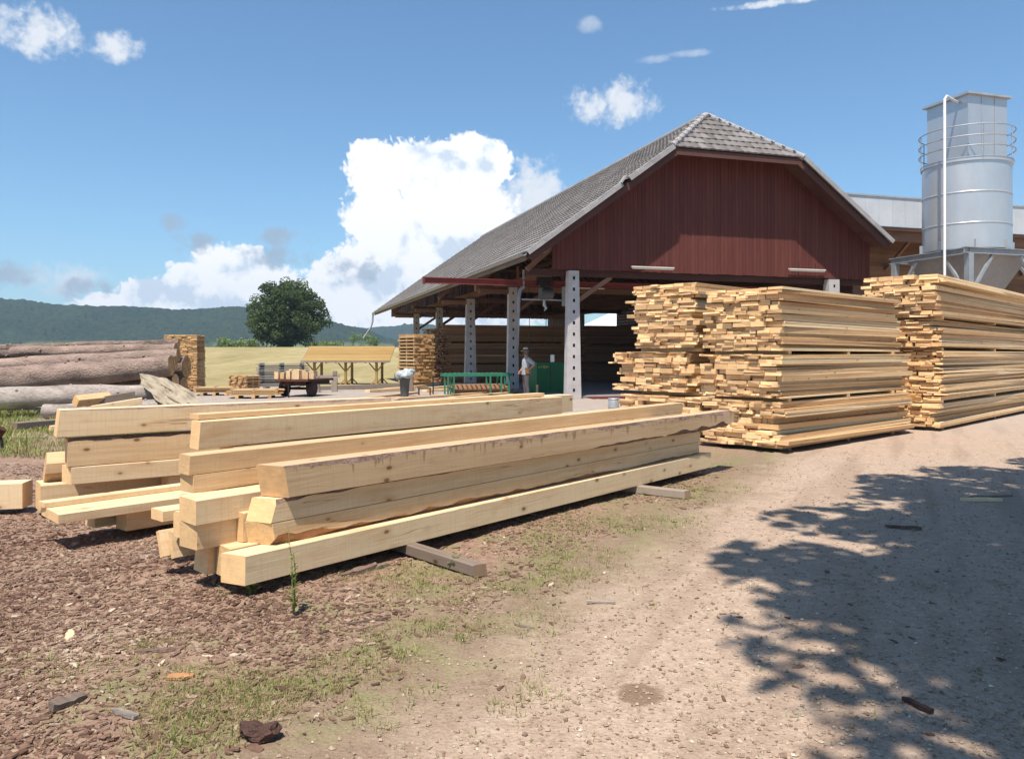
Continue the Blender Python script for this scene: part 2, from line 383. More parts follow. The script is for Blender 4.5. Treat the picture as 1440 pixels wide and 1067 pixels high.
# ================================================================== ground, field, hills
def smooth(a, b, x):
    q = max(0.0, min(1.0, (x - a) / (b - a))); return q * q * (3 - 2 * q)
def gz(x, y):
    z = -0.5 * smooth(34, 58, y) + 3.65 * smooth(56, 152, y) - 9 * smooth(165, 420, y)
    return z
def track(x, y):      # signed distance right of the left edge of the gravel track
    return (x + .66 - .52 * (y - 3.06)) / 1.127

def ground_material():
    m = NT('yard_ground')
    g = m.n('ShaderNodeNewGeometry').outputs['Position']
    sp = m.n('ShaderNodeSeparateXYZ', {0: g}); x, y = sp.outputs[0], sp.outputs[1]
    n1 = m.noise(g, .55, 5, .6); n2 = m.noise(g, 2.3, 5, .6); n3 = m.noise(g, 14, 5, .65); n4 = m.noise(g, 55, 4, .7); n5 = m.noise(g, 130, 3, .7)
    d = m.math('MULTIPLY', m.math('SUBTRACT', m.math('ADD', x, .66), m.math('MULTIPLY', m.math('SUBTRACT', y, 3.06), .52)), .887)
    d = m.math('ADD', d, m.math('ADD', m.math('MULTIPLY', m.math('SUBTRACT', n1, .5), 1.5), m.math('MULTIPLY', m.math('SUBTRACT', n2, .5), 1.1)))
    stone = m.n('ShaderNodeTexVoronoi', {'Vector': g, 'Scale': 48.0}); sc = m.n('ShaderNodeSeparateColor', {0: stone.outputs['Color']}).outputs[0]
    mixn = m.math('ADD', m.math('MULTIPLY', n3, .35), m.math('ADD', m.math('MULTIPLY', n4, .35), m.math('MULTIPLY', n5, .3)))
    gravel = m.ramp(mixn, [(.3, (.24, .162, .118)), (.5, (.40, .293, .222)), (.72, (.535, .42, .335))])
    gravel = m.mix(m.ss(sc, .62, 1.0, 0, .35), gravel, (.56, .46, .36))
    gravel = m.mix(m.ss(n1, .5, .68, 0, .35), gravel, (.30, .235, .185))
    gravel = m.mix(m.ss(n2, .56, .70, 0, .45), gravel, (.25, .155, .10))
    chips = m.ramp(m.math('ADD', m.math('MULTIPLY', n4, .5), m.math('MULTIPLY', n3, .5)), [(.3, (.125, .074, .053)), (.5, (.27, .172, .125)), (.7, (.42, .30, .23))])
    chips = m.mix(m.ss(n2, .5, .66, 0, .6), chips, m.ramp(n4, [(.3, (.24, .165, .12)), (.7, (.40, .30, .235))]))
    soil = m.ramp(mixn, [(.3, (.15, .10, .065)), (.7, (.34, .25, .18))])
    grass = m.ramp(n4, [(.3, (.10, .115, .035)), (.7, (.25, .26, .10))])
    patchy = m.ss(m.math('ADD', m.math('MULTIPLY', n3, .6), m.math('MULTIPLY', n4, .4)), .35, .57)
    strip = m.math('MULTIPLY', m.ss(d, -2.2, -1.1), m.ss(d, .2, .7, 1, 0))
    c = m.mix(m.ss(d, -1.2, -.35), chips, soil)
    c = m.mix(m.math('MULTIPLY', m.math('MULTIPLY', strip, patchy), m.ss(n2, .43, .62, 0, .65)), c, grass)
    c = m.mix(m.ss(d, -.35, .55), c, gravel)
    # damp oval stains on the track and pale dusty yard farther off
    def oval(px, py, rx, ry):
        a = m.math('POWER', m.math('ABSOLUTE', m.math('DIVIDE', m.math('SUBTRACT', x, px), rx)), 2.0)
        b = m.math('POWER', m.math('ABSOLUTE', m.math('DIVIDE', m.math('SUBTRACT', y, py), ry)), 2.0)
        return m.ss(m.math('ADD', m.math('ADD', a, b), m.math('MULTIPLY', m.math('SUBTRACT', n3, .5), 1.6)), .5, 1.3, .8, 0)
    p = at(900, 971); c = m.mix(oval(p.x, p.y, .11, .13), c, (.17, .105, .07))
    p = at(880, 850)
    tr = m.noise(m.scale(m.n('ShaderNodeVectorRotate', {0: g, 3: rad(27.5)}, rotation_type='Z_AXIS').outputs[0], (2.6, .16, 1)), 1.0, 3, .5)
    c = m.mix(m.math('MULTIPLY', m.ss(tr, .5, .64, 0, .4), m.ss(d, -.3, .6)), c, (.24, .165, .12))
    if 0: c = m.mix(oval(p.x, p.y, .12, .32), c, (.19, .125, .085))
    if 0: c = m.mix(oval(p.x, p.y, .2, .25), c, (.20, .13, .09))
    far = m.ss(m.math('ADD', y, m.math('MULTIPLY', n1, 6.0)), 17.0, 24.0)
    dust = m.ramp(m.math('ADD', m.math('MULTIPLY', n2, .5), m.math('MULTIPLY', n3, .5)), [(.3, (.30, .25, .215)), (.7, (.46, .405, .36))])
    c = m.mix(m.math('MULTIPLY', far, .8), c, dust)
    # grassy ground at the left, behind the squared timbers
    lawn = m.math('MULTIPLY', m.ss(m.math('ADD', m.math('ADD', x, m.math('MULTIPLY', n1, 3.0)), m.math('MULTIPLY', y, .52)), -1.3, .4, 1, 0), m.ss(m.math('ADD', y, m.math('MULTIPLY', n2, 2)), 12.2, 13.4))
    c = m.mix(lawn, c, m.ramp(n3, [(.3, (.12, .16, .035)), (.7, (.27, .29, .09))]))
    # dry meadow
    mead = m.ss(m.math('ADD', y, m.math('MULTIPLY', n1, 5.0)), 42.0, 47.0)
    nm = m.noise(m.scale(g, (.05, .02, .05)), 1.0, 5, .6); nm2 = m.noise(m.scale(g, (.6, .25, .6)), 1.0, 6, .75)
    mc = m.ramp(m.math('ADD', m.math('MULTIPLY', nm, .6), m.math('MULTIPLY', nm2, .4)), [(.34, (.20, .165, .07)), (.5, (.335, .27, .13)), (.66, (.47, .385, .215))])
    c = m.mix(mead, c, mc)
    farg = m.ss(y, 170.0, 300.0)
    c = m.mix(farg, c, (.12, .18, .06))
    m.col(c); m.rough(.95)
    m.b.inputs['Specular IOR Level'].default_value = .15
    m.bump(m.math('ADD', m.math('MULTIPLY', n3, .7), m.math('ADD', m.math('MULTIPLY', n4, .5), m.math('MULTIPLY', stone.outputs['Distance'], .4))), .55, .03)
    return m.mat

def ground_mesh():
    ys = [-45, -25, -12, -5, 0, 1.5]; y = 2.4
    while y < 13: ys.append(y); y += .035 if y < 6 else .06
    st = .08
    while y < 700: ys.append(y); y += st; st = min(st * 1.07, 6 if y < 420 else 60)
    ys.append(2600)
    xs = []; x = -5.2
    while x < 7.6: xs.append(x); x += .055
    st = .07; q = x; right = []
    while q < 1500: right.append(q); q += st; st *= 1.13
    st = .07; q = -5.2; left = []
    while q > -1500:
        q -= st; left.append(q); st *= 1.12
    xs = left[::-1] + xs + right
    vs = []
    for yy in ys:
        for xx in xs:
            z = gz(xx, yy)
            if 0 < yy < 40 and -25 < xx < 25:
                rough = .35 if track(xx, yy) > .2 else 1.0
                p = (xx, yy, 0)
                z += rough * (.022 * noise.noise((xx * .9, yy * .9, 3)) + .015 * noise.noise((xx * 4, yy * 4, 7)))
                if yy < 13: z += (.010 * rough + .0018) * noise.noise((xx * 14, yy * 14, 1))
                z -= .012
            vs.append((xx, yy, z))
    n = len(xs)
    fs = [(j * n + i, j * n + i + 1, (j + 1) * n + i + 1, (j + 1) * n + i) for j in range(len(ys) - 1) for i in range(n - 1)]
    me = bpy.data.meshes.new('ground'); me.from_pydata(vs, [], fs); me.materials.append(ground_material())
    me.polygons.foreach_set('use_smooth', [True] * len(fs)); me.update()
    o = bpy.data.objects.new('ground', me); C.objects.link(o); tag(o, kind='structure')
ground_mesh()

def forest_material(name, a, b, meadow):
    m = NT(name)
    g = m.n('ShaderNodeNewGeometry').outputs['Position']
    n1 = m.noise(g, .07, 4, .65); n2 = m.noise(m.scale(g, (.006, .006, .012)), 1.0, 5, .6); n3 = m.noise(g, .25, 3, .6)
    c = m.ramp(m.math('ADD', m.math('MULTIPLY', n1, .4), m.math('ADD', m.math('MULTIPLY', n2, .35), m.math('MULTIPLY', n3, .25))), [(.35, a), (.65, b)])
    z = m.n('ShaderNodeSeparateXYZ', {0: g}).outputs[2]
    nm = m.noise(m.scale(g, (.004, .004, .02), (3, 8, 1)), 1.0, 3, .5)
    c = m.mix(m.math('MULTIPLY', m.ss(nm, .55, .60), m.ss(z, 14, 24, 1, 0)), c, meadow)
    m.col(c); m.rough(1.0); m.b.inputs['Specular IOR Level'].default_value = 0
    return m.mat
def hill(name, line, d, depth, step, mat, amp, z0=-12):
    """line: (photo column, photo row) pairs of the skyline at distance d"""
    pts = [((u - U0) * d / F, (VH - v) * d / F + EYE) for u, v in line]
    def top(x):
        if x <= pts[0][0]: return pts[0][1]
        for (x0, h0), (x1, h1) in zip(pts, pts[1:]):
            if x <= x1:
                q = (x - x0) / (x1 - x0); q = q * q * (3 - 2 * q) * .5 + q * .5
                return h0 + (h1 - h0) * q
        return pts[-1][1]
    nx = int((pts[-1][0] - pts[0][0]) / step); ny = int(depth / step)
    vs, fs = [], []
    for j in range(ny + 1):
        q = j / ny
        yy = d - depth + depth * q
        prof = math.sin(min(1, q / .82) * math.pi / 2) ** 1.1 if q <= .82 else 1 - (q - .82) * .8
        for i in range(nx + 1):
            x = pts[0][0] + (pts[-1][0] - pts[0][0]) * i / nx
            x2 = x * yy / (d - depth * .18)
            h = top(x) + 14 * noise.noise((x * .006, yy * .004, 5)) * (1 - q) * q * 4
            e = amp * (abs(noise.noise((x2 * .085, yy * .085, 2))) * 1.3 + .6 * noise.noise((x2 * .2, yy * .2, 9)))
            z = z0 + (h - z0) * max(0, prof) + e * min(1, q * 6) 
            vs.append((x2, yy, z))
    n = nx + 1
    fs = [(j * n + i, j * n + i + 1, (j + 1) * n + i + 1, (j + 1) * n + i) for j in range(ny) for i in range(nx)]
    me = bpy.data.meshes.new(name); me.from_pydata(vs, [], fs); me.materials.append(mat); me.update()
    o = bpy.data.objects.new(name, me); C.objects.link(o); tag(o, kind='structure')
FOR1 = forest_material('forest_slope', (.010, .020, .012), (.036, .054, .024), (.13, .16, .07))
FOR2 = forest_material('far_forest_slope', (.014, .028, .020), (.042, .064, .036), (.13, .17, .09))
hill('hill', [(-420, 415), (-150, 418), (0, 424), (60, 431), (130, 438), (200, 441), (300, 442), (350, 441), (420, 447), (470, 457), (520, 466), (560, 480), (600, 500)], 1500, 520, 5.0, FOR1, 4.5)
hill('hill', [(330, 500), (420, 470), (470, 462), (520, 467), (545, 464), (580, 461), (640, 463), (720, 466), (800, 470), (880, 474), (1000, 480), (1400, 470), (1700, 470)], 2100, 500, 9.0, FOR2, 6)

def haze():
    m = bpy.data.materials.new('haze_air'); m.use_nodes = True; t = m.node_tree; t.nodes.clear()
    v = node(t, 'ShaderNodeVolumePrincipled', {'Color': (.55, .72, .95, 1), 'Density': HAZE, 'Anisotropy': 0.0})
    o = node(t, 'ShaderNodeOutputMaterial'); t.links.new(v.outputs[0], o.inputs['Volume'])
    b = MB(); b.bx(-2600, 2600, -60, 2700, -30, 230)
    h = b.build('haze', m); tag(h, kind='stuff')
if HAZE: haze()

# ================================================================== foliage
def leaf_material(name, a, b, trans=.25):
    m = NT(name)
    r = m.attr('rnd')
    m.col(m.ramp(r, [(0, a), (1, b)])); m.rough(.6)
    m.b.inputs['Transmission Weight'].default_value = 0
    tr = m.n('ShaderNodeBsdfTranslucent', {0: m.ramp(r, [(0, tuple(x * 1.2 for x in a)), (1, tuple(x * 1.3 for x in b))])})
    mx = m.n('ShaderNodeMixShader', {0: trans, 1: m.b.outputs[0], 2: tr.outputs[0]})
    m.t.links.new(mx.outputs[0], m.out.inputs[0])
    return m.mat
LEAF = leaf_material('leaf', (.030, .052, .014), (.085, .125, .032))
LEAF2 = leaf_material('shrub_leaf', (.10, .15, .04), (.19, .25, .08))
BLADE = leaf_material('grass_blade', (.13, .165, .04), (.33, .35, .12), .35)
DRYB = leaf_material('dry_grass_blade', (.28, .22, .09), (.46, .38, .18), .3)

def leaf_clump(mb, c, r, n, size, rg, squash=.8, tone=None):
    for _ in range(n):
        while True:
            p = Vector((rg.uniform(-1, 1), rg.uniform(-1, 1), rg.uniform(-1, 1)))
            if p.length <= 1: break
        p = p * (p.length ** -.35 if p.length > .05 else 1) * .9
        q = Vector(c) + Vector((p.x * r, p.y * r, p.z * r * squash))
        nr = (p + Vector((rg.uniform(-1, 1), rg.uniform(-1, 1), rg.uniform(-.4, 1.2)))).normalized()
        a = nr.orthogonal().normalized(); a.rotate(Matrix.Rotation(rg.uniform(0, 6.28), 3, nr)); b = nr.cross(a)
        s = size * rg.uniform(.6, 1.3)
        mb.add([q - a * s, q + b * s * .55 + nr * s * .15, q + a * s, q - b * s * .55 + nr * s * .15], [(0, 1, 2, 3)], 0,
               min(1, max(0, (tone if tone is not None else .5) + rg.uniform(-.35, .35))))

def branch_tree(root, seed, height, trunk_r, clumps, leaf_n, leaf_size, clump_r, crown_mat, limbs=None):
    rg = random.Random(seed)
    tb = MB()
    tb.tube([(0, 0, -.3), (.05, 0, height * .15), (-.05, .05, height * .35), (.03, 0, height * .6), (0, .05, height * .8)],
            [trunk_r * 1.25, trunk_r, trunk_r * .85, trunk_r * .5, trunk_r * .2], 10, wob=.25, seed=seed)
    for c in (limbs or rg.sample(clumps, min(16, len(clumps)))):
        c = Vector(c); s0 = Vector((0, 0, max(height * .12, min(height * .6, c.z * .55))))
        mid = s0.lerp(c, .5) + Vector((0, 0, .1 * height * rg.uniform(0, .6)))
        tb.tube([s0, mid, c], [trunk_r * .4, trunk_r * .22, trunk_r * .05], 6, wob=.2, seed=seed + 1)
    tb.build('trunk', BARK, root)
    lb = MB()
    for c in clumps:
        leaf_clump(lb, c, clump_r * rg.uniform(.7, 1.35), leaf_n, leaf_size, rg, .75, rg.uniform(.2, .8))
    lb.build('crown', crown_mat, root)

def crown_points(rg, n, rx, ry, rz, cz, low=-.75, hollow=.55):
    out = []
    while len(out) < n:
        p = Vector((rg.uniform(-1, 1), rg.uniform(-1, 1), rg.uniform(low, 1)))
        if not hollow < p.length < 1: continue
        bulge = 1 + .3 * noise.noise(p * 2.2 + Vector((n, 0, 0)))
        out.append(Vector((p.x * rx * bulge, p.y * ry * bulge, cz + p.z * rz * bulge)))
    return out
# the round tree on the field's crest
rg = random.Random(5)
D = 152.0; tx = (403 - U0) * D / F
r = empty('broadleaf_tree', (tx, D, gz(tx, D)), 0, 'round dark green broadleaf tree standing alone on the crest of the dry meadow', 'tree')
branch_tree(r, 5, 9.0, .42, crown_points(rg, 260, 6.7, 6.0, 6.4, 6.2, -.98, .35), 110, .25, 1.45, LEAF)
# the tree beside the camera whose shade lies over the gravel
rg = random.Random(9)
r = empty('shade_tree', (9.3, -2.5, 0), 0, 'leafy tree overhead at the right whose shade falls over the gravel track', 'tree')
pts = []
for p in crown_points(rg, 460, 5.9, 7.5, 2.6, 9.2, -.9, .0):
    q = p + Vector((-2.8 + .22 * p.y, 2.3, 0))
    pts.append(q)
for i in range(-6, 7):     # inner boughs close the canopy
    for j in range(-8, 9):
        x, y = i * .95 + rg.uniform(-.3, .3), j * .95 + rg.uniform(-.3, .3)
        if (x / 5.2) ** 2 + (y / 6.9) ** 2 < 1: pts.append(Vector((x - 2.8 + .22 * y, y + 2.3, 9.2 + rg.uniform(-.9, 1.2))))
for k in range(16):      # twigs that reach out past the crown
    a = rad(95 + k * 11.0 + rg.uniform(-5, 5)); L = rg.uniform(.9, 1.12)
    for q in (0.82, .9, 1.0):
        pts.append(Vector((-2.8 + math.cos(a) * 5.9 * L * q + .22 * math.sin(a) * 7.4 * L * q, 2.3 + math.sin(a) * 7.4 * L * q, 9.0 + rg.uniform(-.9, .5))))
branch_tree(r, 9, 9.5, .3, pts, 150, .165, .8, LEAF, limbs=[pts[i] for i in range(0, 400, 18)])

def bush(u, v_base, d, w, h, seed, label, group=None, name='bush'):
    rg = random.Random(seed); x = (u - U0) * d / F
    z = EYE + (VH - v_base) * d / F
    r = empty(name, (x, d, z), 0, label, 'bush' if name == 'bush' else 'tree', group)
    b = MB()
    for c in crown_points(rg, 14, w, w * .8, h * .5, h * .5, -.9, .2): leaf_clump(b, c, w * .4, 45, w * .1, rg, .9, rg.uniform(.3, .9))
    b.build('crown', LEAF2, r)
    t = MB(); t.tube([(0, 0, -.5), (0, 0, h * .5)], [w * .06, w * .03], 6); t.build('trunk', BARK, r)
for i, (u, v, d, w, h, lab) in enumerate([
    (330, 493, 175, 3.6, 2.3, 'pale green bush on the meadow crest, left of the round tree'),
    (350, 492, 180, 2.6, 2.5, 'rounded bush at the left foot of the round tree'),
    (444, 492, 185, 3.0, 1.7, 'low bush on the crest just right of the round tree'),
    (497, 489, 260, 2.2, 5.2, 'small dark tree on the skyline above the shed roof, slimmer one'),
    (520, 489, 270, 3.6, 4.2, 'small rounded tree on the skyline above the right half of the shed roof'),
    (468, 490, 230, 3.4, 2.0, 'low bush on the crest above the left end of the shed roof')]):
    bush(u, v, d, w, h, 40 + i, lab, 'bushes along the meadow crest')
# ================================================================== squared timbers
def ax_of(a): return Vector((math.sin(rad(a)), math.cos(rad(a)), 0))
def timber(name, label, loc, a, L, w, h, wane=None, mats=None, cat='timber', group=None, round_=0.004, ends=(0, 0), tilt=0.0, seg=None, roll=0.0, sag=0.0):
    """one squared timber. Local x runs along it away from the near end, y to the left-back, z up; its near front bottom edge starts at loc.
    wane: {corner: (size, slot)} gives natural log edges along a corner (FT front top, FB front bottom, BT, BB)."""
    wane = wane or {}
    n = seg or (90 if wane else 14)
    sd_ = RND.uniform(0, 90)
    vs, lp, fs, ms, es = [], [], [], [], []
    r = RND.random()
    def ch(k, i, x):
        if k not in wane: return round_
        s = wane[k][0]
        lo = wane[k][2] if len(wane[k]) > 2 else 0.0
        hi = wane[k][3] if len(wane[k]) > 3 else 1.0
        f = x / L
        env = lo + (hi - lo) * f
        q = .6 + .9 * noise.noise((x * 1.1 + sd_, i, 3)) + .5 * noise.noise((x * 4.3, sd_, i)) + .25 * noise.noise((x * 11, sd_, i))
        return max(round_, s * q * max(.05, env))
    for i in range(n + 1):
        x = L * i / n
        c = {k: (ch(k, 1, x), ch(k, 2, x)) for k in ('FB', 'FT', 'BT', 'BB')}
        prof = [(c['FB'][0], 0), (0, c['FB'][1]), (0, h - c['FT'][1]), (c['FT'][0], h), (w - c['BT'][0], h), (w, h - c['BT'][1]), (w, c['BB'][1]), (w - c['BB'][0], 0)]
        bow = sag * 4 * (x / L) * (1 - x / L)
        for (y, z) in prof:
            e = 0
            if i == 0: e = ends[0] * (y / w - .5) + ends[1] * (z / h - .5)
            if i == n: e = ends[0] * .6 * (y / w - .5)
            yy, zz = y, z
            if roll:
                yy = y * math.cos(roll) - z * math.sin(roll); zz = y * math.sin(roll) + z * math.cos(roll)
            vs.append((x + e, yy, zz + bow + x * tilt)); lp.append((x + e, y, z))
    slot = {0: 'FB', 2: 'FT', 4: 'BT', 6: 'BB'}
    for i in range(n):
        for k in range(8):
            q = (k + 1) % 8
            fs.append((i * 8 + k, (i + 1) * 8 + k, (i + 1) * 8 + q, i * 8 + q)); es.append(0)
            ms.append(wane[slot[k]][1] if k in slot and slot[k] in wane else 0)
    b = MB(); b.add(vs, fs, ms, r, lp, es)
    b.add(vs[:8], [tuple(range(8))], 0, r, lp[:8], [1])
    b.add(vs[-8:], [tuple(range(7, -1, -1))], 0, r, lp[-8:], [1])
    o = b.build(name, mats or [W_BEAM, BARK, INNER], None, loc, rad(90 - a))
    return tag(o, label, cat, group)

A0 = 38.6
O = at(340, 825, .08)
def pos(x, y, z): 
    a = ax_of(A0); q = O + a * x + Vector((-a.y, a.x, 0)) * y
    return (q.x, q.y, z)
G = 'squared timbers of the front pile'
timber('timber', 'lowest front timber of the near pile, long pale side right above the ground', pos(0, 0, .08), A0, 6.95, .2, .19, group=G, ends=(-.05, .0))
timber('timber', 'bottom timber whose square end shows just left of the lowest front timber', pos(.06, .215, .08), A0, 6.8, .2, .198, group=G, ends=(.03, .01))
timber('timber', 'bottom timber with shaded end under the overhanging beams, third from the front', pos(.03, .43, .08), A0, 6.8, .2, .188, group=G, ends=(.02, .02))
timber('timber', 'thick slab with orange inner bark along its lower edge, second row', pos(.26, .085, .272), A0, 6.5, .205, .152, {'FB': (.085, 2, .75, .25)}, group=G, ends=(-.08, -.03))
timber('timber', 'smooth slab on the one with orange inner bark, under the bark-edged top beam', pos(.27, .085, .427), A0, 6.53, .205, .153, {'FT': (.03, 1, 1.0, -.6)}, group=G, ends=(-.06, .05))
timber('timber', 'short thin upright block wedged behind the flared slab ends', pos(.2, .297, .282), A0, 1.4, .07, .2, group=G)
timber('timber', 'second row timber with a dark notch in its shaded end', pos(-.09, .375, .271), A0, 6.7, .22, .166, group=G)
timber('timber', 'second row timber with broad sunlit top, left of the flared slab ends', pos(-.1, .345, .441), A0 - .3, 6.8, .26, .163, {'BB': (.05, 1)}, group=G, ends=(.03, .0))
timber('timber', 'cracked lower timber of the tall two-high pair behind the bark-edged beam', pos(.02, .61, .607), A0 - 1.2, 7.65, .17, .124, group=G)
timber('timber', 'upper timber of the tall two-high pair behind the bark-edged beam', pos(0, .61, .733), A0 - 1.2, 7.7, .17, .134, group=G, ends=(.02, .01))
timber('timber', 'top front beam with a ragged bark edge and dark bark streaks', pos(.34, .05, .585), A0 + 1.1, 7.15, .23, .218,
       {'FT': (.036, 1, .8, 1.7), 'FB': (.06, 1, -1.4, 2.0)}, [W_BARK, BARK, INNER], group=G, ends=(-.07, -.04))
# supports farther back in the same pile
timber('timber', 'low timber deep in the near pile behind the bottom row, mostly hidden', pos(.5, .66, .08), A0, 6.2, .2, .19, group=G)
timber('timber', 'second row timber carrying the tall two-high pair, mostly out of sight', pos(.3, .64, .272), A0, 6.4, .16, .33, group=G)
# splayed thin planks at the left foot of the pile
for i, (u, v, z, ro, lab) in enumerate([(229, 783, .13, -.34, 'leftmost of the splayed thin plank ends at the foot of the near pile'),
                                  (245, 785, .12, -.24, 'middle plank of the splayed plank ends at the foot of the near pile'),
                                  (261, 779, .12, -.14, 'rightmost of the splayed plank ends, touching the shaded timber end')]):
    p = at(u, v, z); timber('plank', lab, (p.x, p.y, z), A0 + 2 - i, 2.4, .042, .19, None, cat='plank', group='splayed planks at the pile foot', roll=ro)
p = at(229, 734, .335)
timber('timber', 'narrow log-sided timber with rounded end beside the splayed planks', pos(.02, .74, .275), A0, 5.2, .14, .18, {'FB': (.05, 2), 'BB': (.05, 2)}, group=G, round_=.02)
timber('plank', 'short sunlit board lying over the splayed plank ends', (p.x, p.y, .335), A0 + 4, 2.0, .2, .08, cat='plank', group='splayed planks at the pile foot')
timber('timber', 'rounded timber end on top of the short sunlit board', pos(.35, .93, .43), A0, 4.5, .16, .16, {'BT': (.03, 0)}, group=G, round_=.03)

G2 = 'squared timbers of the rear pile'
P = at(283, 632, .755)
AG = 39.2
def pos2(x, y, z):
    a = ax_of(AG); q = P + a * x + Vector((-a.y, a.x, 0)) * y
    return (q.x, q.y, z)
timber('timber', 'rear timber with a pale cracked side, ending short at its square end', pos2(0, 0, .755), AG, 5.25, .2, .235, group=G2, ends=(.03, .02), sag=.01)
timber('timber', 'rear timber lying directly behind the pale cracked one, far end reaching farther', pos2(.9, .215, .755), AG, 4.9, .24, .24, group=G2)
timber('timber', 'slim sunlit top timber resting on the rear pair, tapered far end', pos2(.05, .13, 1.0), AG - .3, 5.0, .15, .045, {'BT': (.03, 1)}, group=G2)
timber('timber', 'middle timber of the rear pile under the pale cracked one, mostly out of sight', pos2(.3, .0, .515), AG, 4.8, .22, .235, group=G2)
timber('timber', 'middle timber of the rear pile on its far side, mostly out of sight', pos2(.6, .235, .515), AG, 4.8, .22, .235, group=G2)
timber('timber', 'lower timber of the rear pile under its middle pair, near side', pos2(.3, .0, .275), AG, 4.8, .22, .235, group=G2)
timber('timber', 'lower timber of the rear pile under its middle pair, far side', pos2(.6, .235, .275), AG, 4.8, .22, .235, group=G2)
timber('timber', 'bottom timber of the rear pile lying on the ground, near side', pos2(.4, .0, .03), AG, 4.6, .22, .24, group=G2)
timber('timber', 'bottom timber of the rear pile lying on the ground, far side', pos2(.6, .235, .03), AG, 4.6, .22, .24, group=G2)

G3 = 'squared timbers of the left pile'
Q = at(97, 682, .335)
AL = 51
def pos3(x, y, z):
    a = ax_of(AL); q = Q + a * x + Vector((-a.y, a.x, 0)) * y
    return (q.x, q.y, z)
timber('timber', 'lower squared timber of the left pile with a slanted near end', pos3(0, 0, .335), AL + 1, 3.3, .26, .165, group=G3, ends=(-.04, 0), round_=.006)
timber('timber', 'middle timber of the left pile with bark along its upper edge', pos3(.0, .0, .505), AL, 3.4, .26, .255, {'FT': (.045, 1, 1, 1)}, group=G3, ends=(.02, 0))
timber('timber', 'topmost long timber of the left pile with a dark waney top edge', pos3(-.08, -.01, .79), AL, 3.55, .28, .25, {'FT': (.03, 1, .6, 1.4), 'BT': (.05, 1)}, group=G3, ends=(.02, .03))
timber('bearer', 'thin weathered cross strip between the two top timbers of the left pile', pos3(1.9, -.0, .762), AL - 90, .28, .1, .027, mats=[W_OLD, BARK, INNER], cat='bearer')
timber('bearer', 'thin weathered cross strip at the far end between the two top timbers', pos3(3.0, -.0, .762), AL - 90, .28, .1, .027, mats=[W_OLD, BARK, INNER], cat='bearer')
timber('timber', 'low timber deep under the left pile, carrying its squared timbers', pos3(.9, .02, .06), AL, 2.2, .27, .27, group=G3)
timber('timber', 'low timber under the rounded half log at the left, end facing left', pos3(-.18, .35, .05), AL, 3.2, .3, .27, {'BT': (.08, 1)}, group=G3, round_=.02)
timber('half_log', 'rounded half log with a flat sunlit top on the low left timber', pos3(-.12, .36, .325), AL, 2.9, .3, .27,
       None, cat='half log', group=G3, round_=.088, ends=(.03, .03))
timber('timber', 'pale timber cut off by the left frame edge, butting against the half log', (-6.6, 7.36, .05), 76, 1.86, .26, .25, group=G3, ends=(.02, .0))
p = at(87, 737, .22)
timber('plank', 'wide thick sunlit plank jutting out towards the viewer from the left pile', (p.x, p.y, .225), 40.5, 4.2, .50, .075, cat='plank', group=G3, ends=(.05, 0))
q = ax_of(40.5)
timber('plank', 'narrow sunlit plank on the back half of the wide thick one', (p.x - q.y * .36, p.y + q.x * .36, .302), 40.0, 4.1, .13, .045, cat='plank', group=G3)
p = at(178, 745, .08)
timber('timber', 'short low timber with a sunlit side under the wide plank', (p.x, p.y, .07), 40, 3.6, .2, .15, group=G3)
timber('timber', 'orange shaded timber behind the short low timber under the wide plank', (p.x - .33, p.y + .12, .07), 40, 3.6, .2, .15, {'FT': (.02, 2)}, group=G3)

# bearers that lie across under the front pile
def bearer(label, p, q, w, h, z=0.0):
    p, q = Vector(p), Vector(q); d = q - p; a = math.degrees(math.atan2(d.x, d.y))
    o = timber('bearer', label, (p.x, p.y, z), a, d.length, w, h, mats=[W_OLD, BARK, INNER], cat='bearer', group='bearers under the front pile', round_=.006, ends=(.02, .01))
p = at(683, 808, 0)
bearer('weathered square bearer sticking out from under the near pile, closer one', (p.x, p.y, 0), (p.x - 1.45, p.y + 1.62, 0), .1, .082)
p = at(970, 699, 0)
bearer('grey bearer sticking out under the far end of the near pile', (p.x, p.y, 0), (p.x - 1.6, p.y + 1.2, 0), .11, .085, -.005)

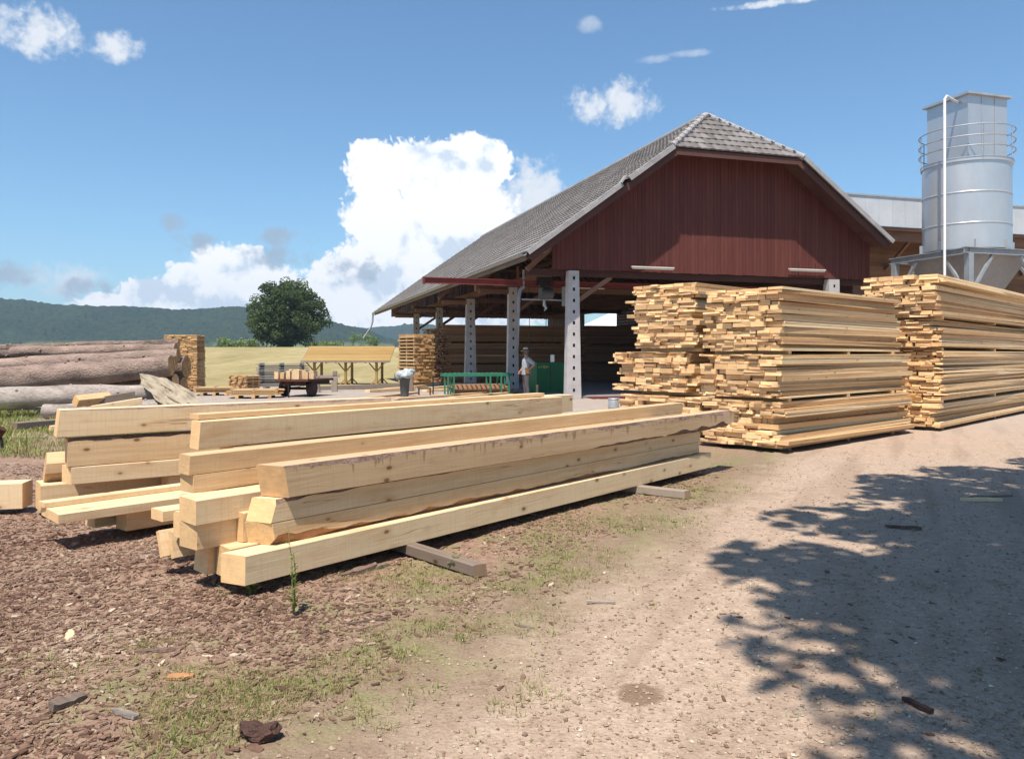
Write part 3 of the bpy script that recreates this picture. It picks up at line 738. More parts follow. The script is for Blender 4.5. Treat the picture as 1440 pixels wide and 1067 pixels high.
# ================================================================== stacks of sawn boards
ORD = ['topmost', 'second', 'third', 'fourth', 'fifth', 'sixth', 'seventh', 'eighth', 'ninth', 'tenth', 'eleventh', 'twelfth', 'thirteenth', 'fourteenth', 'fifteenth', 'sixteenth',
       'seventeenth', 'eighteenth', 'nineteenth', 'twentieth', 'twenty-first', 'twenty-second', 'twenty-third', 'twenty-fourth', 'twenty-fifth', 'twenty-sixth']
BOARDS = []     # (score, corners data, label info)
def stack(key, corner, a, W, L, bundles, rg, ragged=.08, swell=None):
    """corner: near bottom corner; the boards run along azimuth a, their near ends face the left-front, W is the stack's width to the left-back"""
    ax = ax_of(a); ay = Vector((-ax.y, ax.x, 0)); az = Vector((0, 0, 1))
    cor = Vector((corner[0], corner[1], 0))
    for bi, (z0, z1, bx_, by_, bw, bl) in enumerate(bundles):
        z = z0; layers = []
        while z < z1 - .015:
            t = rg.choice((.03, .045, .05, .06, .075, .09)); t = min(t, z1 - z)
            layers.append((z, t)); z += t + .002
        nl = len(layers)
        shift = 0.0
        for li, (z, t) in enumerate(layers):
            if rg.random() < .35: shift = rg.choice((0, 0, -.03, .03, -.09, .1, .16))
            y = by_ + shift + rg.uniform(-ragged, ragged) * .6
            xs_ = bx_ + rg.uniform(-.03, .03)
            wtot = bw + rg.uniform(-.08, .08)
            y1 = y + wtot; first = True
            while y < y1 - .05:
                w = min(rg.choice((.11, .14, .18, .22, .26, .3, .36)), y1 - y)
                x0 = xs_ + rg.choice((0, 0, 0, 0, .02, -.02, .03, -.05, .06)) + rg.uniform(-.012, .012)
                l = bl + rg.uniform(-.12, .12)
                gap = rg.choice((0.001, .002, .003, .004, .012)) if not first else 0.003
                halves = [(0, t * rg.choice((1, 1, .93)))] if t < .055 or rg.random() < .5 else [(0, t * .5), (t * .5 + .001, t * rg.choice((.48, .48, .4)))]
                top = li == nl - 1
                for hi_, (dz, tt) in enumerate(halves):
                    xh = x0 + (rg.uniform(-.04, .04) if hi_ else 0)
                    c = cor + ax * (xh + l / 2) + ay * (y + w / 2) + az * (z + dz + tt / 2)
                    # what the camera can see of it: its long side if it lies at the front edge, its top if nothing lies on it, its end
                    dist = max(3, c.y); tp = top and hi_ == len(halves) - 1
                    sc = w * tt * .75 + (l * tt * .7 if first else 0) + (l * w * (.10 if z < 2.4 else 0) if tp else 0)
                    BOARDS.append([sc / dist ** 2, c, ax, ay, az, l, w - gap, tt, key, bi, (nl - 1 - li) * 2 + (1 - hi_ if len(halves) > 1 else 0), first, tp and not first, rg.random()])
                y += w; first = False
            # a missing board now and then leaves a dark gap at the ends
def bearers(key_label, corner, a, W, L, zs, thick, rg):
    ax = ax_of(a); ay = Vector((-ax.y, ax.x, 0))
    cor = Vector((corner[0], corner[1], 0))
    for z, nm in zs:
        for j, x in enumerate((.32, L * .5, L - .5)):
            b = MB(); p = cor + ax * x + Vector((0, 0, z + thick / 2)) - ay * .02
            b.bar(p + ay * .06, p + ay * W, .1, thick, 0)
            o = b.build('bearer', W_OLD if z < .05 else W_BOARD)
            tag(o, ('near', 'middle', 'far')[j] + ' cross bearer ' + nm + ', ' + key_label, 'bearer', 'bearers between the board bundles')
rg = random.Random(21)
SB = at(1100, 636, 0); SC = at(1322, 606, 0); SA = (3.40, 14.75)
AB = 47.5
STK = {'B': 'tall board stack beside the far ends of the squared timbers',
       'A': 'board stack behind the bark-edged beam, closest to the white concrete post',
       'C': 'board stack under the silver silo'}
SHORT = {'B': 'stack beside the timbers', 'A': 'stack nearest the white post', 'C': 'stack under the silo'}
bunB = [(.07, .34, -.08, -.04, 1.52, 5.2), (.34, .80, .03, .04, 1.46, 5.0), (.86, 1.575, .02, .05, 1.50, 5.1), (1.63, 2.67, .06, .07, 1.42, 4.7)]
bunA = [(.07, .78, .0, -.05, 1.82, 4.6), (.86, 1.62, .05, .04, 1.76, 4.6), (1.70, 2.92, .06, .04, 1.42, 4.4)]
bunC = [(.07, .56, .05, .0, 1.6, 9.2), (.63, 1.65, .18, .0, 1.5, 9.4), (1.72, 2.30, .12, .02, 1.5, 9.2), (2.36, 3.26, .02, .0, 1.45, 9.0)]
stack('B', SB, AB, 1.5, 5.1, bunB, rg); stack('A', SA, AB - 2, 1.5, 4.5, bunA, rg); stack('C', SC, AB - 3, 1.5, 9, bunC, rg)
bearers(SHORT['B'], SB, AB, 1.45, 4.9, [(0, 'on the ground'), (.801, 'between the lower bundles'), (1.576, 'under the top bundle')], .056, rg)
bearers(SHORT['A'], SA, AB - 2, 1.45, 4.4, [(0, 'on the ground'), (.79, 'between the lower bundles'), (1.625, 'under the top bundle')], .07, rg)
bearers(SHORT['C'], SC, AB - 3, 1.45, 8.8, [(0, 'on the ground'), (.561, 'under the second bundle'), (1.651, 'under the third bundle'), (2.301, 'under the top bundle')], .065, rg)
NB = {'B': 4, 'A': 3, 'C': 4}
def bundle_name(key, bi):
    n = NB[key]
    if bi == n - 1: return 'top bundle'
    if bi == 0: return 'lowest bundle'
    return {1: 'lower middle bundle' if n > 3 else 'middle bundle', 2: 'upper middle bundle'}[bi]
def board_seen(b):
    key, c = b[8], b[1]
    if key == 'A' and b[11]: return b[0] * .02      # its long side is behind the middle stack
    if key == 'A' and c.z < .55: return b[0] * .05  # hidden by the long timbers
    return b[0]
BOARDS.sort(key=board_seen, reverse=True)
NIND = 296
for b in BOARDS[:NIND]:
    sc, c, ax, ay, az, l, w, t, key, bi, li, first, top, r = b
    m = MB(); m.box((0, 0, 0), Vector((1, 0, 0)), Vector((0, 1, 0)), Vector((0, 0, 1)), l, w, t, 0, r, jit=.008)
    o = m.build('board', W_BOARD, None, c, math.atan2(ax.y, ax.x))
    o.rotation_euler = (rg.uniform(-.012, .012), rg.uniform(-.004, .004), math.atan2(ax.y, ax.x) + rg.uniform(-.011, .011))
    bn = bundle_name(key, bi)
    if first:
        k = sorted({-x[1].z for x in BOARDS if x[8] == key and x[9] == bi and x[11]}).index(-c.z)
        lab = f'{ORD[min(k, 25)]} long-side board from the top, {bn}, {SHORT[key]}' if k else f'topmost long-side board, {bn}, {SHORT[key]}'
        grp = f'long-side boards, {bn}, {SHORT[key]}'
    elif top:
        lab = f'board lying flat on top of the {bn}, {SHORT[key]}'; grp = f'top layer boards, {bn}, {SHORT[key]}'
    else:
        lab = f'board showing only its end, {bn}, {SHORT[key]}'; grp = f'end-on boards, {bn}, {SHORT[key]}'
    tag(o, lab, 'board', grp)
m = MB()
for b in BOARDS[NIND:]:
    sc, c, ax, ay, az, l, w, t, key, bi, li, first, top, r = b
    q = Matrix.Rotation(rg.uniform(-.006, .006), 3, 'Z'); m.box(c, q @ ax, q @ ay, az, l, w, t, 0, r, jit=.008)
tag(m.build('stacked_boards', W_BOARD), kind='stuff')
# ================================================================== the open barn
BA = rad(17.3)
BO = atd(805, 560, 28.9); BO.z = 0
barn = empty('barn', BO, BA, 'large open timber barn with grey tiled roof and dark red boarded gable', 'barn')
TE, ZE, TM, ZA, T1, TH, ZH, SF, SB_, SAPEX = -2.16, 5.06, 6.19, 11.13, 13.15, 2.8, 9.09, -1.2, 38.0, 1.2
SL = (ZA - ZE) / (TM - TE)
def zl(t): return ZE + SL * (t - TE)
def zr(t): return ZA - SL * (t - TM)
LEFTN = Vector((-SL, 0, 1)).normalized(); RIGHTN = Vector((SL, 0, 1)).normalized()
def tile_material():
    m = NT('roof_tiles')
    g = m.n('ShaderNodeTexCoord').outputs['Object']
    a = m.noise(g, .35, 5, .6); b = m.noise(g, 6, 4, .6)
    f = m.math('ADD', m.math('MULTIPLY', m.attr('rnd'), .35), m.math('ADD', m.math('MULTIPLY', a, .4), m.math('MULTIPLY', b, .25)))
    m.col(m.ramp(f, [(.25, (.105, .093, .087)), (.5, (.175, .155, .148)), (.75, (.25, .228, .217))])); m.rough(.85); m.bump(b, .3, .01)
    return m.mat
TILE = tile_material()
def tile_course(mb, p0, p1, up, nrm, clo, chi, wave, nper, tl, width=.3):
    """one course of tiles from p0 to p1 (lower edge), rising along 'up' by tl"""
    d = (p1 - p0); L = d.length
    if L < .05: return
    e = d / L; n = max(2, int(round(L / width * nper)))
    lo, hi, fr = [], [], []
    for i in range(n + 1):
        s = L * i / n
        ph = s / width * 2 * math.pi
        h = wave * (abs(math.sin(ph / 2)) ** .8)
        lo.append(p0 + e * s + nrm * (.045 + h)); fr.append(p0 + e * s + nrm * (.0 + h * .3))
        hi.append(p0 + e * s + up * (tl * 1.02) + nrm * (.012 + h))
    vs = lo + hi + fr; k = n + 1
    fs, rs = [], []
    tr = [RND.random() for _ in range(int(n / nper) + 3)]
    for i in range(n):
        fs.append((i, i + 1, k + i + 1, k + i)); rs.append(tr[int(i / nper)])
        fs.append((2 * k + i, 2 * k + i + 1, i + 1, i)); rs.append(tr[int(i / nper)])
    mb.add(vs, fs, 0, rs)
def roof_slope(side, nper):
    mb = MB()
    end_t = TE if side < 0 else T1
    z_of = zl if side < 0 else zr
    n = LEFTN if side < 0 else RIGHTN
    up = Vector((1 if side < 0 else -1, 0, SL)).normalized()
    total = math.hypot(TM - end_t, ZA - z_of(end_t)); nc = int(total / .36); cl = total / nc
    for i in range(nc):
        b = Vector((end_t, 0, z_of(end_t))) + up * (cl * i)
        s0, s1 = SF, SB_
        if b.z > ZH:
            s0 += (SAPEX - SF) * (b.z - ZH) / (ZA - ZH); s1 -= (SAPEX - SF) * (b.z - ZH) / (ZA - ZH)
        tile_course(mb, Vector((b.x, s0, b.z)), Vector((b.x, s1, b.z)), up, n, 0, 0, .028, nper, cl)
    return mb
roof_slope(-1, 5).build('tiled_roof_slope', TILE, barn)
roof_slope(1, 3).build('tiled_roof_slope', TILE, barn)
# half hips
hipn = Vector((0, -(ZA - ZH), SAPEX - SF)).normalized(); hup = Vector((0, SAPEX - SF, ZA - ZH)).normalized(); hl = math.hypot(SAPEX - SF, ZA - ZH)
mb = MB()
for i in range(7):
    q = i / 7
    tile_course(mb, Vector((TM - TH * (1 - q), SF, ZH)) + hup * hl * q, Vector((TM + TH * (1 - q), SF, ZH)) + hup * hl * q, hup, hipn, 0, 0, .025, 5, hl / 7)
mb.build('half_hip_roof', TILE, barn)
mb = MB()
mb.add([(TM - TH, SB_, ZH), (TM + TH, SB_, ZH), (TM, SB_ - 2.4, ZA)], [(0, 1, 2)])
mb.build('half_hip_roof', TILE, barn)
# caps: ridge, hips and the pale verge tiles of the gable edges
def caps(p, q, r, step, m):
    p, q = Vector(p), Vector(q); n = max(1, int((q - p).length / step)); d = (q - p) / n; u = d.normalized()
    for i in range(n):
        m.tube([p + d * i - u * .03, p + d * (i + 1)], [r * 1.12, r * .92], 10, 0, True)
m = MB(); caps((TM, SAPEX, ZA + .02), (TM, SB_ - 2.4, ZA + .02), .13, .42, m); m.build('ridge_caps', VERGE, barn)
m = MB(); caps((TM - TH, SF, ZH + .03), (TM, SAPEX, ZA + .04), .12, .40, m); caps((TM + TH, SF, ZH + .03), (TM, SAPEX, ZA + .04), .12, .40, m); m.build('hip_caps', VERGE, barn)
for side in (-1, 1):
    m = MB()
    e = Vector((TE if side < 0 else T1, SF - .03, (ZE if side < 0 else zr(T1)))); h = Vector((TM + side * TH, SF - .03, ZH))
    n = int((h - e).length / .36); d = (h - e) / n; u = d.normalized(); nn = LEFTN if side < 0 else RIGHTN
    for i in range(n):
        if side < 0 and i == n - 7: continue            # one verge tile has slipped
        a = e + d * i; c = a + d * .53 + nn * .02
        m.box(c, u, Vector((0, 1, 0)), nn, d.length * 1.04, .22, .075); 
        m.box(c - nn * .08 - Vector((0, .1, 0)), u, Vector((0, 1, 0)), nn, d.length * 1.0, .03, .10)
    if side < 0:
        a = e + d * (n - 7); m.box(a + d * .5 + nn * .06 - Vector((.05, .05, 0)), (u + nn * .35).normalized(), Vector((0, 1, 0)), (nn - u * .35).normalized(), .34, .24, .05)
    m.build('verge_tiles', VERGE, barn)
    m = MB(); off = nn * -.24
    m.bar(e + off + Vector((0, .06, 0)), h + off + Vector((0, .06, 0)), .05, .24); m.build('barge_board', W_MARO, barn)
m = MB(); m.bx(TM - TH + .1, TM + TH - .1, SF + .03, SF + .08, ZH - .26, ZH - .03); m.build('hip_eave_board', W_MARO, barn)
# boards under the tiles
m = MB()
for side, t0 in ((-1, TE), (1, T1)):
    z_of = zl if side < 0 else zr; nn = LEFTN if side < 0 else RIGHTN
    n = 26; m = MB()
    for i in range(n):
        ta = t0 + (TM - t0) * i / n; tb = t0 + (TM - t0) * (i + 1) / n
        zmid = z_of((ta + tb) / 2); cut = max(0, (zmid - ZH) / (ZA - ZH)) * 2.4
        a = Vector(((ta + tb) / 2, 0, zmid)) - nn * .09
        u = Vector((tb - ta, 0, z_of(tb) - z_of(ta)))
        m.box(a + Vector((0, (SF + cut + .12 + SB_ - cut - .05) / 2, 0)), Vector((0, 1, 0)), u.normalized(), nn, SB_ - SF - 2 * cut - .2, u.length - .006, .03)
    m.build('roof_deck', W_BROWN if side < 0 else W_MARO, barn)  # right deck takes the darker copy, its underside shade is in the colour
m = MB()
m.add([Vector((TM - TH, SF + .12, ZH - .1)), Vector((TM + TH, SF + .12, ZH - .1)), Vector((TM, SAPEX, ZA - .12))], [(2, 1, 0)]); m.build('hip_soffit', W_BROWN, barn)
for k in range(40):
    s = SF + .35 + k * .98
    if s > SB_ - .2: break
    m = MB()
    top = TM - .05
    if s < SAPEX: top = TM - TH + TH * (s - SF) / 2.4 - .1
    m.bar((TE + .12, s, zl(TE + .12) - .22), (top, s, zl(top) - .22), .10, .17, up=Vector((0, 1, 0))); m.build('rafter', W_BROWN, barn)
for k in range(40):
    s = SF + .35 + k * .98
    if s > SB_ - .2: break
    m = MB()
    top = TM + .05
    if s < SAPEX: top = TM + TH - TH * (s - SF) / 2.4 + .1
    m.bar((T1 - .12, s, zr(T1 - .12) - .22), (top, s, zr(top) - .22), .10, .17, up=Vector((0, 1, 0))); m.build('rafter', W_MARO, barn)  # right rafters share that shade-darkened tone
# plates, purlins, tie beams, struts
def beam(name, p, q, w, t, mat=W_BROWN):
    m = MB(); m.bar(p, q, w, t); return m.build(name, mat, barn)
for t in (0, 12.4): beam('wall_plate', (t, .22, 4.79), (t, SB_ - .5, 4.79), .24, .26)
beam('purlin', (-1.35, -1.0, zl(-1.35) - .40), (-1.35, SB_ - .4, zl(-1.35) - .40), .16, .18)
beam('purlin', (2.9, -.05, zl(2.9) - .42), (2.9, SB_ - .4, zl(2.9) - .42), .18, .22)
beam('purlin', (9.4, -.05, zr(9.4) - .42), (9.4, SB_ - .4, zr(9.4) - .42), .18, .22)
CS = [0, 7.3, 15.0, 23.0, 31.0]
for i, s in enumerate(CS):
    beam('tie_beam', (-1.7, s + .22, 4.55 if i else 4.56), (12.9, s + .22, 4.55 if i else 4.56), .18, .24, W_BROWN if i else W_MARO)  # front tie beam coloured dark for the shade below the gable
    beam('strut', (-1.75, s - .02, 4.62), (.9, s - .02, zl(.9) - .34), .14, .18)
    if i: beam('corbel', (-1.55, s, 4.42), (.35, s, 4.42), .2, .2)
    beam('brace', (.2, s + .22, 3.5), (1.6, s + .22, 4.45), .14, .16)
    if i: beam('collar_beam', (2.9, s + .3, zl(2.9) - .7), (9.4, s + .3, zl(2.9) - .7), .14, .2)
# front and rear gables of upright boards
def gable(s, name, mat, t0, t1, zb, hipcut):
    m = MB(); t = t0
    while t < t1 - .01:
        w = min(.16, t1 - t); q0, q1 = t + .004, t + w - .004
        tops = []
        for q in (q0, q1): tops.append(min(zl(q), zr(q), hipcut) - .14)
        o = RND.uniform(0, .008); b0 = zb + RND.uniform(-.012, .012)
        vs = [(q0, s - o, b0), (q1, s - o, b0), (q1, s - o, tops[1]), (q0, s - o, tops[0]), (q0, s + .025, b0), (q1, s + .025, b0), (q1, s + .025, tops[1]), (q0, s + .025, tops[0])]
        lp = [(p[2], p[0], p[1]) for p in vs]
        m.add(vs, [(0, 1, 2, 3), (5, 4, 7, 6), (4, 0, 3, 7), (1, 5, 6, 2), (4, 5, 1, 0), (3, 2, 6, 7)], 0, None, lp)
        t += w
    return m.build(name, mat, barn)
gable(-.12, 'gable_boarding', W_RED, -.82, 13.03, 4.66, 9.95)
gable(SB_ - .3, 'gable_boarding', W_BROWN, -.82, 13.03, 4.70, 9.95)
m = MB(); m.bx(-.8, 13.0, -.09, .02, 4.70, 4.86); m.build('gable_sill', W_MARO, barn)
# long right hand wall with an opening, boards laid flat
m = MB()
def wallrun(s0, s1, z0, z1):
    z = z0
    while z < z1 - .01:
        h = min(.19, z1 - z); m.bx(12.78, 12.82, s0, s1, z, z + h - .006, grain=1); z += h
wallrun(.6, 23.9, .1, 6.19); wallrun(23.9, 29.8, .1, 3.0); wallrun(23.9, 29.8, 4.95, 6.19); wallrun(29.8, SB_, .1, 6.19)
m.build('side_wall', W_MARO, barn)  # interior shade painted in through the dark timber tone
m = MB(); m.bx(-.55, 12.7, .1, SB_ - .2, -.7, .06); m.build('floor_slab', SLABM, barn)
m = MB(); m.bx(.6, 4.2, -.55, .09, -.1, .035); m.build('threshold_plate', REDST, barn)
# concrete posts with a row of holes
def column(t, s, wt, wb, name='concrete_post', dep=.26, H=4.62, mat=CONC):
    m = MB(); z0 = .0; n = 11; hw, hh = .042, .06
    def W(z): return (wb + (wt - wb) * min(1, z / H) ** .85) / 2
    rows = [0]
    hs = [.30 + .405 * k for k in range(11)]
    f = s - dep / 2; bk = s + dep / 2
    def quad(a, b, c, d, mt=0): m.add([a, b, c, d], [(0, 1, 2, 3)], mt, .5)
    zs = sorted([z0, H] + [h - hh for h in hs] + [h + hh for h in hs])
    for a, b in zip(zs, zs[1:]):
        wa, wb_ = W(a), W(b); mid = (a + b) / 2
        hole = any(abs(mid - h) < hh * .5 for h in hs)
        for y in (f, bk):
            if hole:
                for sgn in (-1, 1): quad((t + sgn * wa, y, a), (t + sgn * hw, y, a), (t + sgn * hw, y, b), (t + sgn * wb_, y, b))
            else: quad((t - wa, y, a), (t + wa, y, a), (t + wb_, y, b), (t - wb_, y, b))
        for sgn in (-1, 1): quad((t + sgn * wa, f, a), (t + sgn * wa, bk, a), (t + sgn * wb_, bk, b), (t + sgn * wb_, f, b))
        if hole:
            y2 = f + .12
            for sgn in (-1, 1):
                quad((t + sgn * hw, f, a), (t + sgn * hw, y2, a), (t + sgn * hw, y2, b), (t + sgn * hw, f, b), 1)
            quad((t - hw, f, a), (t + hw, f, a), (t + hw, y2, a), (t - hw, y2, a), 1); quad((t - hw, f, b), (t + hw, f, b), (t + hw, y2, b), (t - hw, y2, b), 1)
            quad((t - hw, y2, a), (t + hw, y2, a), (t + hw, y2, b), (t - hw, y2, b), 1)
    quad((t - W(H), f, H), (t + W(H), f, H), (t + W(H), bk, H), (t - W(H), bk, H)); 
    return m.build(name, [mat, HOLE], barn)
column(.0, 0, .40, .58, dep=.3)
for s, a, b in ((7.3, .40, .54), (15, .44, .66), (23, .40, .52), (31, .42, .5)): column(0, s, a, b)
column(11.25, 0, .5, .66, dep=.34)
for s in (7.3, 15, 31): column(12.3, s, .42, .55)
# eaves gutter with a broken downpipe at the far end
m = MB()
g0, g1 = Vector((TE - .09, SF - .05, ZE - .06)), Vector((TE - .09, SB_ + .1, ZE - .08))
vs = []; K = 7
for i in range(31):
    p = g0.lerp(g1, i / 30)
    for k in range(K): a = math.pi + math.pi * k / (K - 1); vs.append((p.x + .085 * math.cos(a), p.y, p.z + .085 * math.sin(a) + .03))
m.add(vs, [(i * K + k, i * K + k + 1, (i + 1) * K + k + 1, (i + 1) * K + k) for i in range(30) for k in range(K - 1)], smooth=True)
m.build('eaves_gutter', GALV2, barn)
m = MB(); m.tube([(TE - .09, SB_ + .05, ZE - .12), (TE - .12, SB_ + .05, ZE - .75), (TE - .25, SB_ + .05, ZE - 1.2), (TE - .85, SB_ + .05, ZE - 2.1)], .07, 8); m.build('downpipe', GALV2, barn)
m = MB(); m.bar((TE + .02, SF + .1, ZE - .16), (TE + .02, SB_ - .1, ZE - .16), .035, .2); m.build('eave_board', W_OLD, barn)
# crane rail: an I beam that runs across the barn and sticks out on the left
m = MB(); m.bx(-5.14, 11.6, 1.42, 1.58, 4.36, 4.385); m.bx(-5.14, 11.6, 1.42, 1.58, 4.165, 4.19); m.bx(-5.13, 11.59, 1.492, 1.508, 4.19, 4.36)
m.build('crane_rail', REDST, barn)
m = MB(); m.bx(-5.2, -5.14, 1.40, 1.60, 4.14, 4.41); m.build('rail_end_stop', REDST, barn)
for t in (-1.6, .2, 6.0): 
    m = MB(); m.bx(t - .04, t + .04, 1.46, 1.54, 4.386, 4.9); m.build('rail_hanger', RUST, barn)

def bpos(t, s, z=0):
    c, n = math.cos(BA), math.sin(BA)
    return Vector((BO.x + c * t - n * s, BO.y + n * t + c * s, z))
# hoist on the rail
h = empty('chain_hoist', bpos(-.55, 1.5, 4.16), BA, 'electric chain hoist with green motor hanging from the red crane rail', 'hoist')
m = MB(); m.bx(-.3, .3, -.13, .13, .05, .36); m.bx(-.2, .2, -.16, .16, -.06, .05); m.build('trolley', DARK, h)
for sx in (-.2, .2):
    m = MB(); m.tube([(sx, -.2, .1), (sx, -.12, .1)], .09, 12); m.build('wheel', DARK, h)
m = MB(); m.tube([(-.12, -.02, -.28), (.30, -.02, -.28)], .2, 18); m.tube([(.30, -.02, -.28), (.36, -.02, -.28)], .12, 14); m.bx(-.18, -.12, -.2, .16, -.5, -.06); m.build('motor', BINM, h)
m = MB(); m.bx(.75, 1.12, -.12, .1, -.72, .02); m.build('control_box', GREYP, h)
m = MB(); m.bar((-.9, 0, -.5), (.8, 0, -.5), .05, .05); m.build('arm', GALV2, h)
m = MB(); m.bx(-.86, -.80, -.04, .04, -.1, .62); m.build('hanger_bar', GREYP, h)
m = MB(); m.tube([(-.8, .05, .0), (-.95, .05, -.15), (-1.0, .05, -.5), (-1.0, .05, -2.3)], .07, 8); m.build('cable_duct', GREYP, h)
for x, z in ((-.62, -3.0), (.05, -2.2), (.33, -2.6)):
    m = MB(); m.tube([(x, 0, -.06), (x + .03, 0, z * .5), (x, 0, z)], .012, 5); m.build('chain', DARK, h)
m = MB(); m.tube([(0, 0, -.52), (.0, 0, -.7), (.08, 0, -.82), (.0, 0, -.9)], [.05, .06, .05, .02], 8); m.build('hook', BAGW, h)
m = MB(); m.bx(.27, .39, -.05, .05, -2.85, -2.58); m.build('pendant_control', WHITEP, h)
# tube lights under the gable
for (u, v, s, l, lab) in ((918, 378, -.26, 1.75, 'tube light under the left part of the red gable'), (1135, 381, -.26, 1.7, 'tube light under the right part of the red gable'), (822, 405, 2.4, 1.75, 'tube light behind the white concrete post, below the rail')):
    base = bpos(0, s); k = (u - U0) / F
    t = (k * base.y - base.x) / (math.cos(BA) - k * math.sin(BA)); p = bpos(t, s); p.z = EYE + (VH - v) * p.y / F
    r = empty('tube_light', p, BA, lab, 'light', 'tube lights in the barn')
    m = MB(); m.bx(-l / 2, l / 2, -.05, .05, .03, .075); m.build('housing', LAMPM, r)
    m = MB(); m.tube([(-l / 2 + .03, 0, 0), (l / 2 - .03, 0, 0)], .03, 8); m.build('tube', LAMPM, r)
    m = MB(); m.bx(-.4, -.38, -.01, .01, .075, .3); m.bx(.38, .4, -.01, .01, .075, .3); m.build('hanger', DARK, r)

# ================================================================== annex behind, silo
p = bpos(14.1, 6)
an = empty('annex', p, BA, 'long low building behind the barn with a pale sheet fascia and ochre boarded wall', 'building')
m = MB()
for i in range(22):
    t = .0 + i * .82; m.bx(t, t + .81, 0, .05, 8.12, 9.58)
m.build('fascia', FASC, an)
m = MB(); m.bx(-.02, 18.06, -.05, .1, 9.58, 9.66); m.build('fascia_cap', GALV2, an)
m = MB(); m.bx(0, 18, .06, 9, 7.95, 8.11); m.build('roof_soffit', W_BROWN, an)
m = MB(); z = 0
while z < 7.9: m.bx(0, 18, 2.3, 2.35, z, min(7.93, z + .22) - .006); z += .22
m.build('boarded_wall', W_OCHRE, an)
m = MB(); m.bx(0, 18, .4, .6, 7.45, 7.94); m.build('eave_beam', W_BROWN, an)
for k in range(6):
    m = MB(); m.bar((1 + k * 3.2, 2.28, 6.2), (1 + k * 3.2, .5, 7.6), .14, .16, up=Vector((1, 0, 0))); m.build('brace', W_BROWN, an)

si = empty('silo', (17.85, 31.3, 0), BA, 'silver sawdust silo with a square filter tower on a steel frame', 'silo')
m = MB(); m.lathe([(1.55, 5.6), (1.55, 8.86)], n=72, cap=False); m.lathe([(1.551, 8.86), (1.60, 8.88)], n=72, cap=False); m.lathe([(1.60, 8.88), (1.60, 9.02)], n=72, cap=False); m.lathe([(1.60, 9.02), (1.5, 9.05)], n=72, cap=False); m.build('tank', GALV, si)
m = MB(); m.lathe([(1.62, 9.0), (0.05, 9.12)], n=48, cap=False, smooth=False); m.build('deck', GALV2, si)
for z in (6.55, 7.72):
    m = MB(); m.lathe([(1.553, z - .03), (1.567, z - .02), (1.567, z + .02), (1.553, z + .03)], n=64, cap=False); m.build('seam_band', GALV, si)
m = MB()
hx, hy = .95, .98
for (x0, x1, y0, y1) in ((-hx, hx, -hy - .0, -hy + .02), (-hx, hx, hy - .02, hy), (-hx, -hx + .02, -hy + .02, hy - .02), (hx - .02, hx, -hy + .02, hy - .02)): m.bx(x0, x1, y0, y1, 9.05, 11.42)
m.build('filter_tower', GALV, si)
for x in (-.32, .32):
    m = MB(); m.bx(x - .012, x + .012, -hy - .012, -hy - .001, 9.1, 11.4); m.build('panel_seam', GALV2, si)
m = MB(); e = .13
m.add([(-hx - e, -hy - e, 11.42), (hx + e, -hy - e, 11.42), (hx + e, hy + e, 11.42), (-hx - e, hy + e, 11.42), (-hx - e, -hy - e, 11.5), (hx + e, -hy - e, 11.5), (hx + e, hy + e, 11.5), (-hx - e, hy + e, 11.5), (-.2, 0, 11.76), (.2, 0, 11.76)],
      [(3, 2, 1, 0), (0, 1, 5, 4), (1, 2, 6, 5), (2, 3, 7, 6), (3, 0, 4, 7), (4, 5, 9, 8), (5, 6, 9), (6, 7, 8, 9), (7, 4, 8)]); m.build('tower_roof', GALV2, si)
def ring(R, z, r, name):
    m = MB(); m.tube([(R * math.cos(2 * math.pi * k / 48), R * math.sin(2 * math.pi * k / 48), z) for k in range(49)], r, 7, cap=False); m.build(name, GALV2, si)
for z in (9.42, 9.80, 10.2): ring(1.66, z, .022, 'guard_rail')
for k in range(8):
    a = 2 * math.pi * (k + .4) / 8; m = MB(); m.tube([(1.66 * math.cos(a), 1.66 * math.sin(a), 9.0), (1.66 * math.cos(a), 1.66 * math.sin(a), 10.2)], .02, 6); m.build('rail_post', GALV2, si)
m = MB(); m.tube([(-2.05, -.95, .5), (-2.05, -.95, 11.15), (-1.95, -.95, 11.25), (-1.0, -.55, 11.22)], .05, 8); m.build('pipe', WHITEP, si)
m = MB(); q = 1.5; w = .35
m.add([(-q, -q, 5.38), (q, -q, 5.38), (q, q, 5.38), (-q, q, 5.38), (-w, -w, 2.9), (w, -w, 2.9), (w, w, 2.9), (-w, w, 2.9)], [(0, 1, 5, 4), (1, 2, 6, 5), (2, 3, 7, 6), (3, 0, 4, 7)]); m.build('hopper', HOPP, si)
fs = 1.78
for a, b in (((-fs, -fs), (fs, -fs)), ((fs, -fs), (fs, fs)), ((fs, fs), (-fs, fs)), ((-fs, fs), (-fs, -fs))):
    d = Vector((b[0] - a[0], b[1] - a[1], 0)).normalized() * .12
    m = MB(); A_, B_ = Vector((*a, 5.5)) , Vector((*b, 5.5))
    m.bar(A_ - d * 2, B_ + d * .4, .2, .03); m.bar(A_ - d * 2 - Vector((0, 0, .2)), B_ + d * .4 - Vector((0, 0, .2)), .2, .03); m.bar(A_ - d * 2 - Vector((0, 0, .1)), B_ + d * .4 - Vector((0, 0, .1)), .03, .165)
    m.build('frame_beam', GREYP, si)
for sx in (-1, 1):
    for sy in (-1, 1):
        m = MB(); m.bx(sx * fs - .11, sx * fs + .11, sy * fs - .11, sy * fs + .11, 0, 5.28); m.build('leg', GALV2, si)
        for ex, ey in ((-sx, 0), (0, -sy)):
            m = MB(); m.bar((sx * fs + ex * .13, sy * fs + ey * .13, 3.9), (sx * fs + ex * 1.1, sy * fs + ey * 1.1, 5.26), .1, .1); m.build('brace', GALV2, si)
